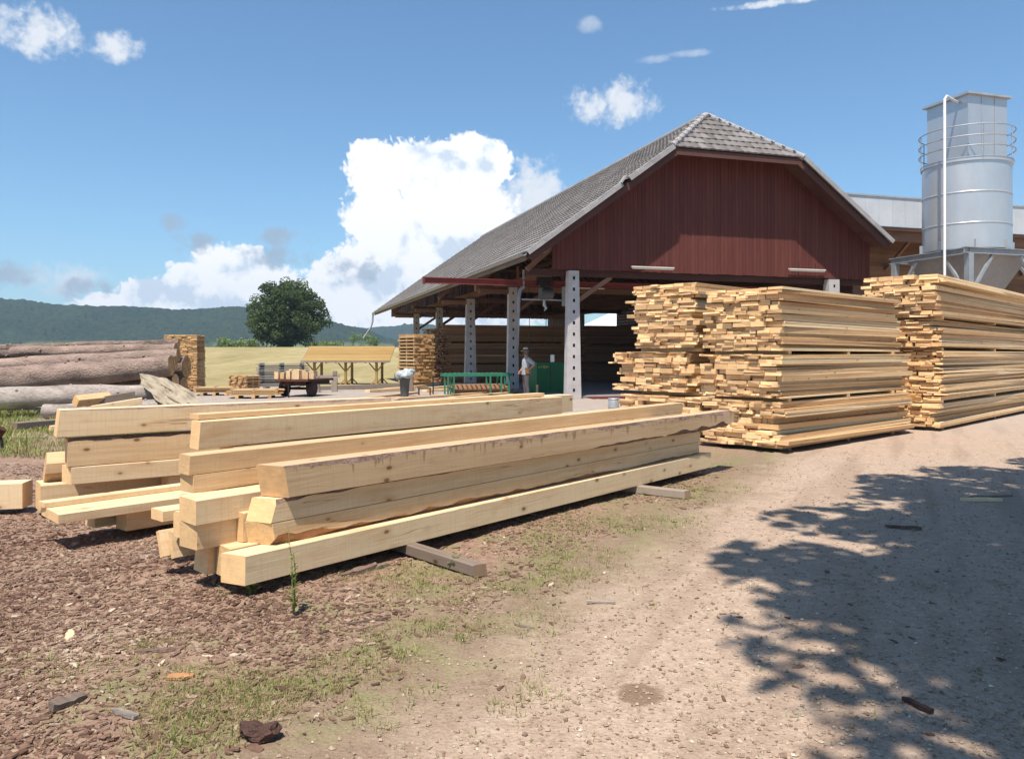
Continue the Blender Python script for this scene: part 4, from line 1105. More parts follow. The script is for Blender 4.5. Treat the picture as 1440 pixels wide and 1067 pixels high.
for k in range(8):
    a = 2 * math.pi * (k + .2) / 8; m = MB()
    m.box((1.6 * math.cos(a), 1.6 * math.sin(a), 5.72), Vector((math.cos(a), math.sin(a), 0)), Vector((-math.sin(a), math.cos(a), 0)), Vector((0, 0, 1)), .1, .03, .4); m.build('foot_bracket', GALV2, si)

# pale lean-to roof seen through the barn
p = bpos(15.2, 30)
r = empty('lean_to', p, BA, 'pale roofed lean-to seen through the opening in the barn side wall', 'shed')
m = MB(); vs = []
for i in range(41):
    for j in range(2): vs.append((-1.2 + j * 5, -6 + i * .35, 3.3 + j * 2.2 + .04 * math.sin(i * 3.14 / 1)))
m.add(vs, [(2 * i, 2 * i + 1, 2 * i + 3, 2 * i + 2) for i in range(40)]); m.build('roof', WHITEP, r)
for s in (-5.8, 0, 7.8):
    m = MB(); m.bx(-1.1, -.95, s - .07, s + .07, 0, 3.25); m.build('post', W_BROWN, r)

# ================================================================== stacks farther off, each one thing
def far_stack(label, corner, a, W, L, H, t, gap, mat, rg, ragged=.06, cat='board stack', z0=.1, breaks=(), taper=0.0, group=None, base=0.0):
    ax = ax_of(a); ay = Vector((-ax.y, ax.x, 0))
    r = empty('board_stack', (corner[0], corner[1], base), rad(90 - a), label, cat, group)
    m = MB(); st = MB(); z = z0; X, Y, Z = Vector((1, 0, 0)), Vector((0, 1, 0)), Vector((0, 0, 1))
    while z < H:
        tt = t * rg.uniform(.8, 1.2); f = taper * (z / H)
        if any(abs(z - b) < t for b in breaks):
            for x in (.3, L / 2, L - .3): st.box((x, W / 2, z + .05), Y, X, Z, W, .1, .1)
            st.box((L / 2, W * .6, z + .05), X, Y, Z, L * .97, .3, .098)  # filler bar added to keep the break dark instead of see-through
            z += .1; continue
        y = rg.uniform(-ragged, ragged) * .4 + f * .3
        while y < W - .04 - f * .3:
            w = min(rg.uniform(.14, .28), W - y)
            x0 = rg.uniform(-ragged, ragged) + f; l = L - 2 * f + rg.uniform(-ragged, ragged)
            m.box((x0 + l / 2, y + w / 2, z + tt / 2), X, Y, Z, l, w - .008, tt, 0)
            y += w + rg.choice((0, 0, .01, .04 if gap else 0))
        z += tt + .003
        if gap:
            for x in (.08, L / 2, L - .08): st.box((x, W / 2, z + gap / 2), Y, X, Z, W - .05, .06, gap, 0)
            z += gap
    tag(m.build('boards', mat, r), kind='stuff')
    for x in (.3, L / 2, L - .3): st.box((x, W / 2, z0 - .05), Y, X, Z, W, .12, .1)
    st.build('spacers', mat, r)
    return r
rg = random.Random(77)
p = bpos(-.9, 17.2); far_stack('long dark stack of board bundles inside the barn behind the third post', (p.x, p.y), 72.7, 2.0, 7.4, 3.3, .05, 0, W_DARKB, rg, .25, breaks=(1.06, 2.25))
p = bpos(6.9, 15.5); far_stack('shaded board stack inside the barn behind the green cabinet', (p.x, p.y), 72.7, 1.6, 4.3, 3.25, .05, 0, W_BROWN, rg, .2, breaks=(1.1, 2.2))  # darker wood than the other stored boards, interior shade put into the colour
p = bpos(9.7, 22.0); far_stack('shaded board stack beneath the side opening of the barn', (p.x, p.y), -17.3, 1.6, 7.0, 3.4, .05, 0, W_BROWN, rg, .3, breaks=(1.1, 2.2))  # same darker wood, barn dimness carried by the colour
p = atd(648, 541, 44.0); far_stack('open stickered board stack at the barn corner, left side sunlit, right ends dark', (p.x - 1.35, p.y - .75), -40, 1.35, 1.6, 2.55, .09, .09, W_MIDB, rg, .12, z0=.12)
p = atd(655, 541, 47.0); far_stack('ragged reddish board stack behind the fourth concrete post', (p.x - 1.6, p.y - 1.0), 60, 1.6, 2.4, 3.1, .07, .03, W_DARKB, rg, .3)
p = atd(277, 543, 34.0); far_stack('tall stickered board stack behind the log pile, highest of the left yard', (p.x, p.y), 0, 1.45, 1.0, 2.42, .035, .02, W_MIDB, rg, .05, taper=.06)
p = at(322, 560); far_stack('low waney board stack in front of the tall one, nearest the trailer', (p.x, p.y - .1), 80, 1.2, 1.75, .32, .04, .015, W_MIDB, rg, .12)
p = at(346, 552); far_stack('small square stickered board stack between the low one and the grey lumber', (p.x, p.y), 30, 1.1, .8, .66, .035, .03, W_MIDB, rg, .06)
p = at(272, 556); far_stack('thin pale board stack low beside the log ends', (p.x, p.y), 78, 1.0, 1.5, .28, .05, .02, W_MIDB, rg, .1)
p = at(347, 549); r = far_stack('grey weathered lumber laid on stacked cross bearers beyond the small stacks', (p.x, p.y + 1.5), 82, 1.3, 2.0, 1.12, .045, .045, W_GREY, rg, .15)

# ================================================================== logs
def log(label, R_, rr, L_, rl, dR, dL, mat=LOGB, name='log', n=26, seed=0):
    a, b = atd(R_[0], R_[1], dR), atd(L_[0], L_[1], dL)
    k = dR / F; pts, rad_ = [], []
    for i in range(n + 1):
        q = i / n; pp = a.lerp(b, q)
        pts.append(pp - a + Vector((0, .03 * noise.noise((q * 5, seed, 1)), .04 * noise.noise((q * 4, seed, 7))))); rad_.append(rr * dR / F * (1 - q) + rl * dL / F * q)
    r = empty(name, a, 0, label, 'log', 'logs of the log pile')
    m = MB(); m.tube(pts, rad_, 20, 0, False, wob=.10, seed=seed)
    rg = random.Random(seed)
    for _ in range(7):     # knots and branch stubs
        i = rg.randrange(2, n - 2); th = rg.uniform(-.6, 2.6); q = pts[i] + Vector((0, -math.cos(th), math.sin(th))) * rad_[i] * .95
        m.tube([q, q + Vector((rg.uniform(-.05, .05), -math.cos(th), math.sin(th))) * .05], [.045, .02], 6, 0)
    m.build('bark', mat, r)
    m = MB()
    m.tube([pts[0] + Vector((-.01, 0, 0)), pts[0] + Vector((.012, 0, 0))], rad_[0] * .97, 20, 0, smooth=False); m.build('cut_end', LOGE, r)
log('long peeled pale log lowest in front of the pile', (226, 551), 12, (-150, 566), 18, 20.6, 19.2, LOGW, seed=1)
log('short grey log on the ground under the loose cloth', (225, 572), 11, (62, 578), 10, 19.9, 19.6, LOGW, seed=2)
log('thickest reddish log in the middle of the pile', (240, 514), 15, (-150, 550), 23, 21.9, 20.6, seed=3)
log('log just above the thickest one, brownish, slightly thinner', (250, 500), 9, (-150, 523), 13, 22.6, 21.4, seed=4)
log('upper log with peeled patches below the topmost one', (247, 490), 7.5, (16, 496), 8, 22.8, 22.4, seed=5)
log('topmost thin log along the crest of the pile', (251, 482), 5, (-60, 492), 6, 23.4, 23.0, seed=6)
log('log at the rear of the pile with an orange cut end', (262, 516), 16, (-120, 520), 18, 23.6, 23.2, seed=7)
log('slim grey log squeezed under the topmost thin log', (250, 489), 5, (-60, 500), 6, 23.2, 22.7, seed=10)
log('bark covered log between the thickest one and the brownish one', (246, 508), 8, (-120, 534), 10, 22.2, 21.1, seed=11)
log('low rear log whose dark end shows behind the cloth', (258, 545), 15, (-120, 552), 18, 23.2, 22.6, seed=8)
log('second row log ending right at the gap under the upper logs', (246, 538), 13, (-120, 556), 17, 22.2, 21.6, seed=9)
# loose cloth thrown over the right end of the lower logs
m = MB(); nu, nv = 34, 26; vs = []
p0, p1 = atd(186, 517, 20.3), atd(254, 536, 20.8); p2, p3 = atd(226, 572, 19.5), atd(292, 579, 19.5)
for j in range(nv + 1):
    for i in range(nu + 1):
        sx, sy = 2 * i / nu - 1, 2 * j / nv - 1
        a, b = .5 + .56 * sx * math.sqrt(1 - sy * sy / 2), .5 + .56 * sy * math.sqrt(1 - sx * sx / 2)
        p = p0.lerp(p1, a).lerp(p2.lerp(p3, a), b)
        fold = .10 * noise.noise((a * 5 + b * 3, b * 2.5, 3)) + .12 * abs(noise.noise((a * 9 - b * 6, b * 4, 8))) - .05
        vs.append((p.x + .12 * noise.noise((a * 3, b * 4, 1)), p.y - fold * 1.6, max(.02, p.z + fold * .9 - .05 * math.sin(a * math.pi) * (1 - b))))
m.add(vs, [(j * (nu + 1) + i, j * (nu + 1) + i + 1, (j + 1) * (nu + 1) + i + 1, (j + 1) * (nu + 1) + i) for j in range(nv) for i in range(nu)], smooth=True)
tag(m.build('tarpaulin', TARP), 'crumpled beige cloth thrown over the right end of the lower logs', 'cloth')

# ================================================================== offcuts and small things in the left yard
def offcut(label, p, q, w, h, z, mat=W_BEAM, group=None, name='offcut', cat='offcut', tilt=0.0):
    p, q = Vector(p), Vector(q); d = q - p; a = math.degrees(math.atan2(d.x, d.y))
    return timber(name, label, (p.x, p.y, z), a, d.length, w, h, mats=[mat, BARK, INNER], cat=cat, group=group, round_=.008, tilt=tilt, seg=6)
g = 'offcuts behind the left pile'
def oc(u, v, d, w, h, ang, L, lab, mat, tilt=0.0, roll=0.0):
    p = atd(u, v, d)
    timber('offcut', lab, tuple(p), ang, L, w, h, mats=[mat, BARK, INNER], cat='offcut', group=g, round_=.008, tilt=tilt, seg=6, roll=roll)
p = atd(100, 580, 17.6)
timber('offcut', 'low block under the offcuts behind the left pile, at the orange ended one', (p.x - .2, p.y + .1, -.02), 60, 1.1, .5, .37, mats=[W_OLD, BARK, INNER], cat='offcut', seg=4)
timber('offcut', 'low block under the offcuts behind the left pile, towards the cloth', (p.x + .75, p.y + .6, -.02), 60, 1.1, .5, .37, mats=[W_OLD, BARK, INNER], cat='offcut', seg=4)
oc(107, 573, 17.6, .2, .2, 30, .8, 'orange ended offcut standing on edge between the logs and the topmost timber', W_MIDB, .05, .6)
oc(121, 572, 17.9, .2, .17, 62, 1.0, 'square grey offcut in the middle of the offcuts behind the left pile', W_OLD, .16)
oc(128, 580, 17.2, .2, .14, 66, 1.0, 'long flat offcut rising towards the cloth behind the left pile', W_BEAM, .16)
p = at(24, 607); offcut('short weathered squared offcut lying in the grass', (p.x, p.y), (p.x + .85, p.y + 1.9), .26, .2, -.02, W_OLD, 'offcuts in the grass')
p = at(4, 617); offcut('thin grey slat lying in front of the weathered offcut in the grass', (p.x, p.y), (p.x + .75, p.y + .06), .05, .04, 0, W_OLD, 'offcuts in the grass')
p = at(72, 607); offcut('pale small offcut in the grass half behind the topmost timber', (p.x, p.y), (p.x + .5, p.y + .5), .14, .12, 0, W_BEAM, 'offcuts in the grass')
p = at(5, 633); r = empty('iron_stand', p, 0, 'dark iron rod stand at the left frame edge', 'stand')
m = MB(); m.tube([(-.02, 0, .0), (-.03, 0, .14), (-.08, 0, .3)], .025, 8); m.build('rod', DARK, r)
m = MB(); m.lathe([(.11, 0.0), (.11, .02), (.03, .035)], n=16); m.build('foot', DARK, r)
m = MB(); m.tube([(-.13, 0, .2), (-.02, 0, .36)], .07, 10); m.build('head', RUST, r)

# trailer with firewood
p = at(410, 558); r = empty('trailer', (p.x, p.y, 0), rad(-14), 'small flat trailer with dark wheels loaded with cut blocks', 'trailer')
m = MB(); m.bx(-.62, .72, -.1, 2.0, .58, .66); m.bx(-.5, .5, .05, .15, .42, .58); m.build('bed', RUST, r)
m = MB(); m.bx(-.45, -.37, 0, 2.2, .44, .56); m.bx(.37, .45, 0, 2.2, .44, .56); m.bx(-.03, .03, -.55, .2, .42, .48); m.build('chassis', DARK, r)
m = MB(); m.tube([(-.6, .5, .31), (.6, .5, .31)], .04, 8); m.build('axle', DARK, r)
for sx in (-1, 1):
    w = MB(); w.tube([(sx * .47, .5, .31), (sx * .49, .5, .31), (sx * .65, .5, .31), (sx * .67, .5, .31)], [.28, .31, .31, .28], 22); o = w.build('wheel', RUBBER, r)
    w = MB(); w.tube([(sx * .46, .5, .31), (sx * .675, .5, .31)], .15, 16); w.build('rim', RUST, o)
m = MB(); m.tube([(.1, -.4, .44), (.12, -.42, .0)], .03, 8); m.build('prop_stand', DARK, r)
rg = random.Random(3)
for k in range(17):
    x = -.62 + (k % 6) * .22 + rg.uniform(-.03, .03); y = rg.uniform(.0, .2) + (k // 6) * .5; hh = rg.uniform(.2, .38)
    m = MB(); m.box((0, 0, hh / 2), Vector((0, 0, 1)), Vector((1, 0, 0)), Vector((0, 1, 0)), hh, rg.uniform(.14, .22), rg.uniform(.14, .22), 0, jit=.012)
    o = m.build('firewood_block', W_BEAM, None, r.matrix_basis @ Vector((x, y, .662)), rg.uniform(-.2, .2) - .24)
    tag(o, 'pale cut block of wood standing on the small flat trailer', 'wood block', 'cut blocks on the trailer')
# dark log bunk behind the trailer
p = atd(457, 546, 34.5); r = empty('log_bunk', (p.x, p.y, 0), rad(8), 'dark low log cradle with two upright stubs near the open shed', 'cradle')
m = MB(); m.bar((-.62, 0, .62), (.62, 0, .66), .16, .13); m.build('cross_bar', W_GREY if 0 else W_OLD, r)
for sx in (-1, 1):
    m = MB(); m.bx(sx * .42 - .09, sx * .42 + .09, -.1, .1, .7, .88); m.build('upright', W_OLD, r)
    m = MB(); m.bx(sx * .40 - .12, sx * .40 + .12, -.15, .2, 0, .57); m.build('leg', W_OLD, r)
p = atd(446, 547, 33.8); m = MB(); m.tube([(0, 0, 0), (0, 0, .45)], [.14, .12], 12, wob=.1); tag(m.build('stump', LOGW, None, (p.x, p.y, 0)), 'pale upright wood stump under the left end of the dark log cradle', 'stump')
# open shed of new yellow timber
D = 57.0; gzz = gz(-12, D); x0, x1 = (430 - U0) * D / F, (553 - U0) * D / F
xm = (x0 + x1) / 2; w = (x1 - x0) / 2
r = empty('open_shed', (xm, D, gzz), rad(-2), 'open roadside shed of new yellow timber with a sloping boarded roof', 'shed')
m = MB()
z1, z2 = 2.66, 1.62       # rear edge of the roof stands higher and shows its boarded face
for i in range(11):
    a, b = i / 11, (i + 1) / 11
    za, zb = z1 + (z2 - z1) * a, z1 + (z2 - z1) * b; ya, yb = .9 - 2.1 * a, .9 - 2.1 * b
    m.add([(-w, ya, za), (w, ya, za), (w, yb, zb), (-w, yb, zb), (-w, ya, za + .05), (w, ya, za + .05), (w, yb, zb + .05 + .012), (-w, yb, zb + .062)],
          [(0, 1, 2, 3), (7, 6, 5, 4), (0, 4, 5, 1), (2, 6, 7, 3), (0, 3, 7, 4), (1, 5, 6, 2)], 0, None, [(p_[0], p_[1], p_[2]) for p_ in [(-w, ya, za), (w, ya, za), (w, yb, zb), (-w, yb, zb)] * 2])
m.build('roof', W_YEL, r)
m = MB(); m.bx(-w - .03, w + .03, -1.26, -1.2, z2 - .04, z2 + .09); m.bx(-w - .03, w + .03, .9, .96, z1 - .02, z1 + .1); m.build('roof_edge_board', W_OLD, r)
m = MB(); m.bx(-w - .03, -w, -1.2, .9, z2, z2 + .01); m.bar((-w - .02, -1.2, z2 - .02), (-w - .02, .9, z1 - .02), .04, .16); m.build('roof_side_board', W_OLD, r)
for k in range(9):
    x = -w + .35 + k * (2 * w - .7) / 8
    m = MB(); m.bar((x, -1.15, z2 - .07), (x, .85, z1 - .08), .08, .1); m.build('rafter', W_YEL, r)
m = MB(); m.bx(-w + .1, w - .1, -.95, -.82, z2 - .06, z2 + .08); m.bx(-w + .1, w - .1, .55, .68, z1 - .40, z1 - .26); m.build('plate', W_YEL, r)
for sx in (-.73, -.02, .68):
    for yy, zt in ((-.88, z2 - .06), (.61, z1 - .4)):
        x = sx * w + (.1 if yy > 0 else 0)
        m = MB(); m.bx(x - .08, x + .08, yy - .08, yy + .08, -.3, zt, grain=2); m.build('post', W_YEL, r)
        for q in (-1, 1):
            m = MB(); m.bar((x + q * .08, yy, zt - .55), (x + q * .52, yy, zt - .04), .08, .08); m.build('brace', W_YEL, r)
            m = MB(); m.bar((x + q * .08, yy, .35), (x + q * .42, yy, .0), .07, .07); m.build('foot_brace', W_YEL, r)
# low timber kerb along the dusty yard
p, q = atd(448, 549, 36), atd(575, 544, 40); m = MB(); m.bar((p.x, p.y, .06), (q.x, q.y, .06), .25, .22); tag(m.build('kerb', W_OLD), 'long low weathered kerb timber between the dusty yard and the meadow', 'kerb')

# waste bin with a bag, posts, small red trestles
p = at(569, 557); r = empty('waste_bin', (p.x, p.y, 0), 0, 'slim dark bin overflowing with a whitish plastic bag', 'bin')
m = MB(); m.lathe([(.15, 0), (.2, .62), (.215, .63), (.215, .68), (.19, .68)], n=20); m.build('body', BINM, r)
m = MB()
for (cx, cy, cz, rr) in ((-.12, 0, .82, .2), (.1, .02, .86, .24), (.24, .0, .96, .15), (-.26, .0, .76, .14), (.02, -.1, .78, .2)):
    b0 = len(m.v); pr = [(rr * math.sin(math.pi * i / 7) + .004, -rr * math.cos(math.pi * i / 7) * .75) for i in range(8)]
    m.lathe(pr, (cx, cy, cz), 14, 0, True)
    for i in range(b0, len(m.v)):
        v = Vector(m.v[i]); m.v[i] = tuple(v + Vector((noise.noise(v * 7), noise.noise(v * 7 + Vector((5, 0, 0))), noise.noise(v * 7 + Vector((0, 9, 0))))) * .08)
m.build('bag', BAGW, r)
p = at(578, 549.5); r = empty('post', (p.x, p.y, 0), 0, 'thick dark upright post beside the waste bin', 'post', )
m = MB(); m.bx(-.1, .1, -.1, .1, 0, .95, grain=2); m.build('shaft', W_OLD, r); m = MB(); m.bx(-.115, .115, -.115, .115, .95, .985); m.build('cap', DARK, r)
p = at(609, 554); r = empty('measuring_post', (p.x, p.y, 0), 0, 'thin dark pole with a short cross head standing among loose boards', 'pole')
m = MB(); m.tube([(0, 0, 0), (0, 0, .72)], .03, 8); m.build('pole', DARK, r); m = MB(); m.bx(-.07, .07, -.02, .02, .70, .73); m.build('cross_head', DARK, r)
def trestle(u, v, lab, w=.28):
    p = at(u, v); r = empty('trestle', (p.x, p.y, 0), 0, lab, 'trestle', 'small rusty trestles')
    m = MB(); m.bx(-w, w, -.03, .03, .22, .28); m.build('bar', RUST, r)
    for sx in (-1, 1): m = MB(); m.bx(sx * w * .8 - .03, sx * w * .8 + .03, -.03, .03, 0, .22); m.build('leg', RUST, r)
trestle(597, 555, 'low rusty trestle left of the green roller table'); trestle(676, 551, 'low rusty trestle under the right half of the green roller table', .42)
# loose boards on the ground before the barn
rg = random.Random(8)
for i, (ua, va, ub, vb, lab) in enumerate([(500, 563, 590, 553, 'loose pale board lying left of the waste bin'), (520, 552, 585, 548, 'long loose board lying behind the waste bin'),
        (560, 562, 690, 553, 'longest sunlit board on the ground under the green table'), (600, 551, 700, 546, 'loose board under the far end of the green table'),
        (640, 560, 742, 551, 'pale board lying in front of the second post'), (545, 548, 600, 543, 'short board near the kerb at the barn corner'),
        (610, 548, 690, 541, 'reddish shaded board at the foot of the third post')]):
    p, q = at(ua, va), at(ub, vb); d = q - p; L = min(d.length, 6.5); a = math.degrees(math.atan2(d.x, d.y))
    timber('loose_board', lab, (p.x, p.y, .0), a, L, .26, rg.uniform(.05, .12), cat='board', group='loose boards before the barn', seg=4, mats=[W_BOARD, BARK, INNER])
far_stack('flat low heap of boards under the green roller table', tuple(at(640, 554))[:2], 72, 1.1, 2.3, .34, .05, 0, W_DARKB, rg, .15, z0=.04)
# green roller table
pa, pb = at(624, 555), at(720, 553.5); d = pb - pa
r = empty('roller_table', (pa.x, pa.y, 0), math.atan2(d.y, d.x), 'mint green roller table in front of the barn posts', 'table'); L = d.length
m = MB(); m.bx(0, L, 0, .05, .72, .84); m.bx(0, L, .55, .6, .72, .84); m.build('side_rails', GREEN2, r)
m = MB()
for k in range(14): m.tube([(.15 + k * (L - .3) / 13, .05, .82), (.15 + k * (L - .3) / 13, .55, .82)], .035, 8)
m.build('rollers', GREEN2, r)
for x in (.18, .42, L * .68, L - .45, L - .12):
    for y in (.025, .575): m = MB(); m.bx(x - .03, x + .03, y - .03, y + .03, 0, .72); m.build('leg', GREEN2, r)
# green cabinet with a few worn yellow letters
p0, p1 = at(756, 556), at(797, 555); d = p1 - p0
r = empty('machine_cabinet', (p0.x, p0.y + 1.0, 0), math.atan2(d.y, d.x), 'big dark green machine cabinet with worn yellow letters', 'cabinet'); L = 1.32
m = MB(); m.bx(0, L, 0, .8, .06, 1.24); m.build('body', GREEN, r)
m = MB(); m.bx(-.02, L + .02, -.02, .82, 1.24, 1.28); m.build('lid', GREEN, r)
m = MB(); m.bx(.62, .63, -.008, -.001, .1, 1.2); m.build('door_seam', DARK, r)
m = MB(); m.bx(.1, L - .1, .05, .75, 0, .06); m.build('plinth', DARK, r)
m = MB()
for (x, w_, z_, h_) in ((.07, .09, 1.07, .03), (.20, .02, 1.05, .09), (.22, .04, 1.12, .02), (.31, .02, 1.04, .1), (.33, .05, 1.04, .02), (.33, .05, 1.12, .02), (.42, .02, 1.04, .1), (.44, .06, 1.08, .02), (.50, .02, 1.08, .06)): m.bx(x, x + w_, -.012, -.002, z_, z_ + h_)
m.build('lettering', YELP, r)
p = at(757, 556); timber('stake', 'short pale stake in front of the green cabinet', (p.x, p.y, 0), 0, .09, .09, .42, cat='stake', seg=2)
# pale sheet leaning beside the man
p = at(752, 554); m = MB(); m.add([(-.17, 0, 0), (.17, 0, 0), (.13, .12, 1.0), (-.06, .12, 1.02), (-.17, .03, 0), (.17, .03, 0), (.13, .15, 1.0), (-.06, .15, 1.02)], [(0, 1, 2, 3), (7, 6, 5, 4), (0, 4, 5, 1), (2, 6, 7, 3), (0, 3, 7, 4), (1, 5, 6, 2)])
tag(m.build('pale_panel', TARP, None, (p.x, p.y + .55, .0)), 'pale grey panel standing upright just right of the man', 'panel')
# grey drum at the foot of the stack nearest the post
p = at(863, 585); r = empty('drum', (p.x, p.y, 0), 0, 'small grey drum at the left foot of the board stack nearest the post', 'drum')
m = MB(); m.lathe([(.12, 0), (.14, .02), (.14, .2), (.145, .21), (.145, .23), (.14, .24), (.14, .42), (.12, .44), (.02, .44)], n=20); m.build('body', GREYP, r)
m = MB(); m.lathe([(.145, .43), (.145, .46), (.1, .462)], n=20); m.build('lid', GALV2, r)

# ================================================================== the man with the hat
def person(loc, rz):
    r = empty('person', loc, rz, 'man in a straw hat and light shirt, hand on hip, beside a concrete post', 'person')
    bm = bmesh.new(); sk = bm.verts.layers.skin.verify()
    def V(p, rx, ry=None):
        v = bm.verts.new(p); v[sk].radius = (rx, ry or rx); return v
    def chain(v, pts):
        for p, a, b in pts:
            w = V(p, a, b); bm.edges.new((v, w)); v = w
        return v
    # x forward, y to his left, z up
    pel = V((0, 0, .95), .135, .155); pel[sk].use_root = True
    wa = chain(pel, [((.01, 0, 1.10), .12, .15)]); ch = chain(wa, [((0, 0, 1.32), .125, .175)]); nk0 = chain(ch, [((-.01, 0, 1.47), .085, .11)])
    nk = chain(nk0, [((.0, 0, 1.54), .052, .052)]); hd = chain(nk, [((.02, 0, 1.60), .07, .066), ((.03, 0, 1.68), .09, .076), ((.02, 0, 1.76), .075, .066)])
    chain(nk, [((.085, 0, 1.585), .03, .03)])                                     # chin
    def arm(s, pts):
        sh = chain(nk0, [((-.01, s * .17, 1.43), .062, .062)]); el = chain(sh, [(pts[0], .046, .046)]); fa = chain(el, [(pts[1], .038, .038)]); wr = chain(fa, [(pts[2], .027, .03)])
        d = (Vector(pts[2]) - Vector(pts[1])).normalized(); side = d.cross(Vector((0, s, .3))).normalized()
        pm = chain(wr, [(tuple(Vector(pts[2]) + d * .06), .022, .036)])
        b = Vector(pts[2]) + d * .08
        for k in range(4):
            o = side * (.033 - .022 * k); f = (.078, .088, .083, .066)[k]
            chain(pm, [(tuple(b + o), .0095, .0095), (tuple(b + o + d * f * .55 + Vector((0, -s * .01, 0))), .009, .009), (tuple(b + o + d * f + Vector((0, -s * .035, -.01))), .007, .007)])
        chain(wr, [(tuple(Vector(pts[2]) + d * .03 + side * .038), .012, .012), (tuple(Vector(pts[2]) + d * .07 + side * .066), .0095, .0095), (tuple(Vector(pts[2]) + d * .1 + side * .07), .008, .008)])
    arm(1, [(-.24, .31, 1.22), (-.14, .27, 1.12), (-.04, .22, 1.03)])              # hand on hip
    arm(-1, [(.03, -.25, 1.16), (.10, -.24, 1.05), (.17, -.20, .98)])
    for s in (-1, 1):
        hp = chain(pel, [((0, s * .1, .86), .095, .09)]); kn = chain(hp, [((.02, s * .12, .5), .062, .06), ((-.02, s * .125, .34), .058, .055), ((-.02, s * .13, .1), .04, .04)])
        chain(kn, [((.0, s * .135, .04), .042, .045), ((.10, s * .15, .03), .038, .045), ((.18, s * .155, .025), .024, .038)])
    me = bpy.data.meshes.new('body'); bm.to_mesh(me); bm.free()
    o = bpy.data.objects.new('body', me); C.objects.link(o); o.parent = r
    sm = o.modifiers.new('skin', 'SKIN'); sm.use_smooth_shade = True
    ss = o.modifiers.new('sub', 'SUBSURF'); ss.levels = 1; ss.render_levels = 2
    m = NT('man_surface'); g = m.n('ShaderNodeTexCoord').outputs['Object']; z = m.n('ShaderNodeSeparateXYZ', {0: g}).outputs; nn = m.noise(g, 9, 3)
    m.col(m.mix(m.ss(nn, .3, .7), (.36, .17, .10), (.46, .23, .15))); m.rough(.6)
    me.materials.append(m.mat)
    def shell(name, prof, mat, n=28, ax=None, fold=.012):
        """cloth around the body: rings (x, y, z, rx, ry)"""
        b = MB(); vs = []
        for (x, y, z_, rx, ry) in prof:
            for k in range(n):
                th = 2 * math.pi * k / n
                f = 1 + fold * 6 * noise.noise((math.cos(th) * 2, math.sin(th) * 2, z_ * 5 + y * 3))
                vs.append((x + rx * math.cos(th) * f, y + ry * math.sin(th) * f, z_))
        b.add(vs, [(i * n + k, i * n + (k + 1) % n, (i + 1) * n + (k + 1) % n, (i + 1) * n + k) for i in range(len(prof) - 1) for k in range(n)], smooth=True)
        return b.build(name, mat, r)
    shell('shirt', [(.01, 0, .84, .17, .205), (.01, 0, .95, .168, .20), (.01, 0, 1.1, .155, .19), (0, 0, 1.3, .16, .205), (-.005, 0, 1.41, .14, .2), (-.01, 0, 1.47, .1, .13), (-.005, 0, 1.52, .07, .075)], SHIRT)
    for s, pts in ((1, [(-.01, .165, 1.43), (-.15, .25, 1.30), (-.235, .30, 1.23)]), (-1, [(-.01, -.165, 1.43), (.02, -.23, 1.28), (.03, -.245, 1.2)])):
        b = MB(); b.tube(pts, [.085, .075, .072], 16, cap=False, wob=.12, seed=s); b.build('sleeve', SHIRT, r)
    for s in (-1, 1):
        b = MB(); b.tube([(0, s * .085, .93), (.01, s * .105, .75), (.02, s * .12, .5), (-.015, s * .127, .3), (-.02, s * .13, .07)], [.125, .115, .088, .08, .078], 18, cap=False, wob=.1, seed=s * 3); b.build('trouser_leg', TROUS, r)
    b = MB(); b.lathe([(.215, 1.725), (.2, 1.722), (.1, 1.74), (.098, 1.80), (.085, 1.85), (.05, 1.862), (.01, 1.86)], (.025, 0, 0), 32, cap=False); b.build('hat', STRAW, r)
    b = MB(); b.lathe([(.103, 1.745), (.105, 1.77), (.1, 1.785)], (.025, 0, 0), 32, cap=False); b.build('hat_band', DARK, r)
    b = MB(); b.lathe([(.083, 1.60), (.092, 1.66), (.094, 1.73), (.08, 1.75)], (.0, 0, 0), 24, cap=False); b.build('hair', HAIR, r)
    for s in (-1, 1):
        b = MB(); b.lathe([(.002, -.012), (.011, -.006), (.011, .006), (.002, .012)], (.108, s * .033, 1.665), 10); b.build('eye', EYEM, r)
        b = MB(); b.tube([(.01, s * .083, 1.62), (.015, s * .094, 1.65), (.0, s * .09, 1.68)], [.012, .018, .012], 8); b.build('ear', SKIN, r)
        b = MB(); b.tube([(-.06, s * .13, .045), (.05, s * .14, .05), (.17, s * .155, .04)], [.055, .058, .045], 12); b.build('shoe', SHOE, r)
    b = MB(); b.tube([(.115, 0, 1.675), (.138, 0, 1.64), (.115, 0, 1.63)], [.012, .018, .014], 8); b.build('nose', SKIN, r)
    b = MB(); b.bx(.100, .114, -.025, .025, 1.597, 1.606); b.build('mouth', INNER, r)
    b = MB(); b.bx(-.08, .09, .175, .235, .88, 1.08); b.bx(-.09, .1, .17, .24, 1.05, 1.1); b.build('belt_pouch', POUCH, r)
    return r
pp = atd(740, 500, 29.9)
person((pp.x, pp.y, .0), rad(195))
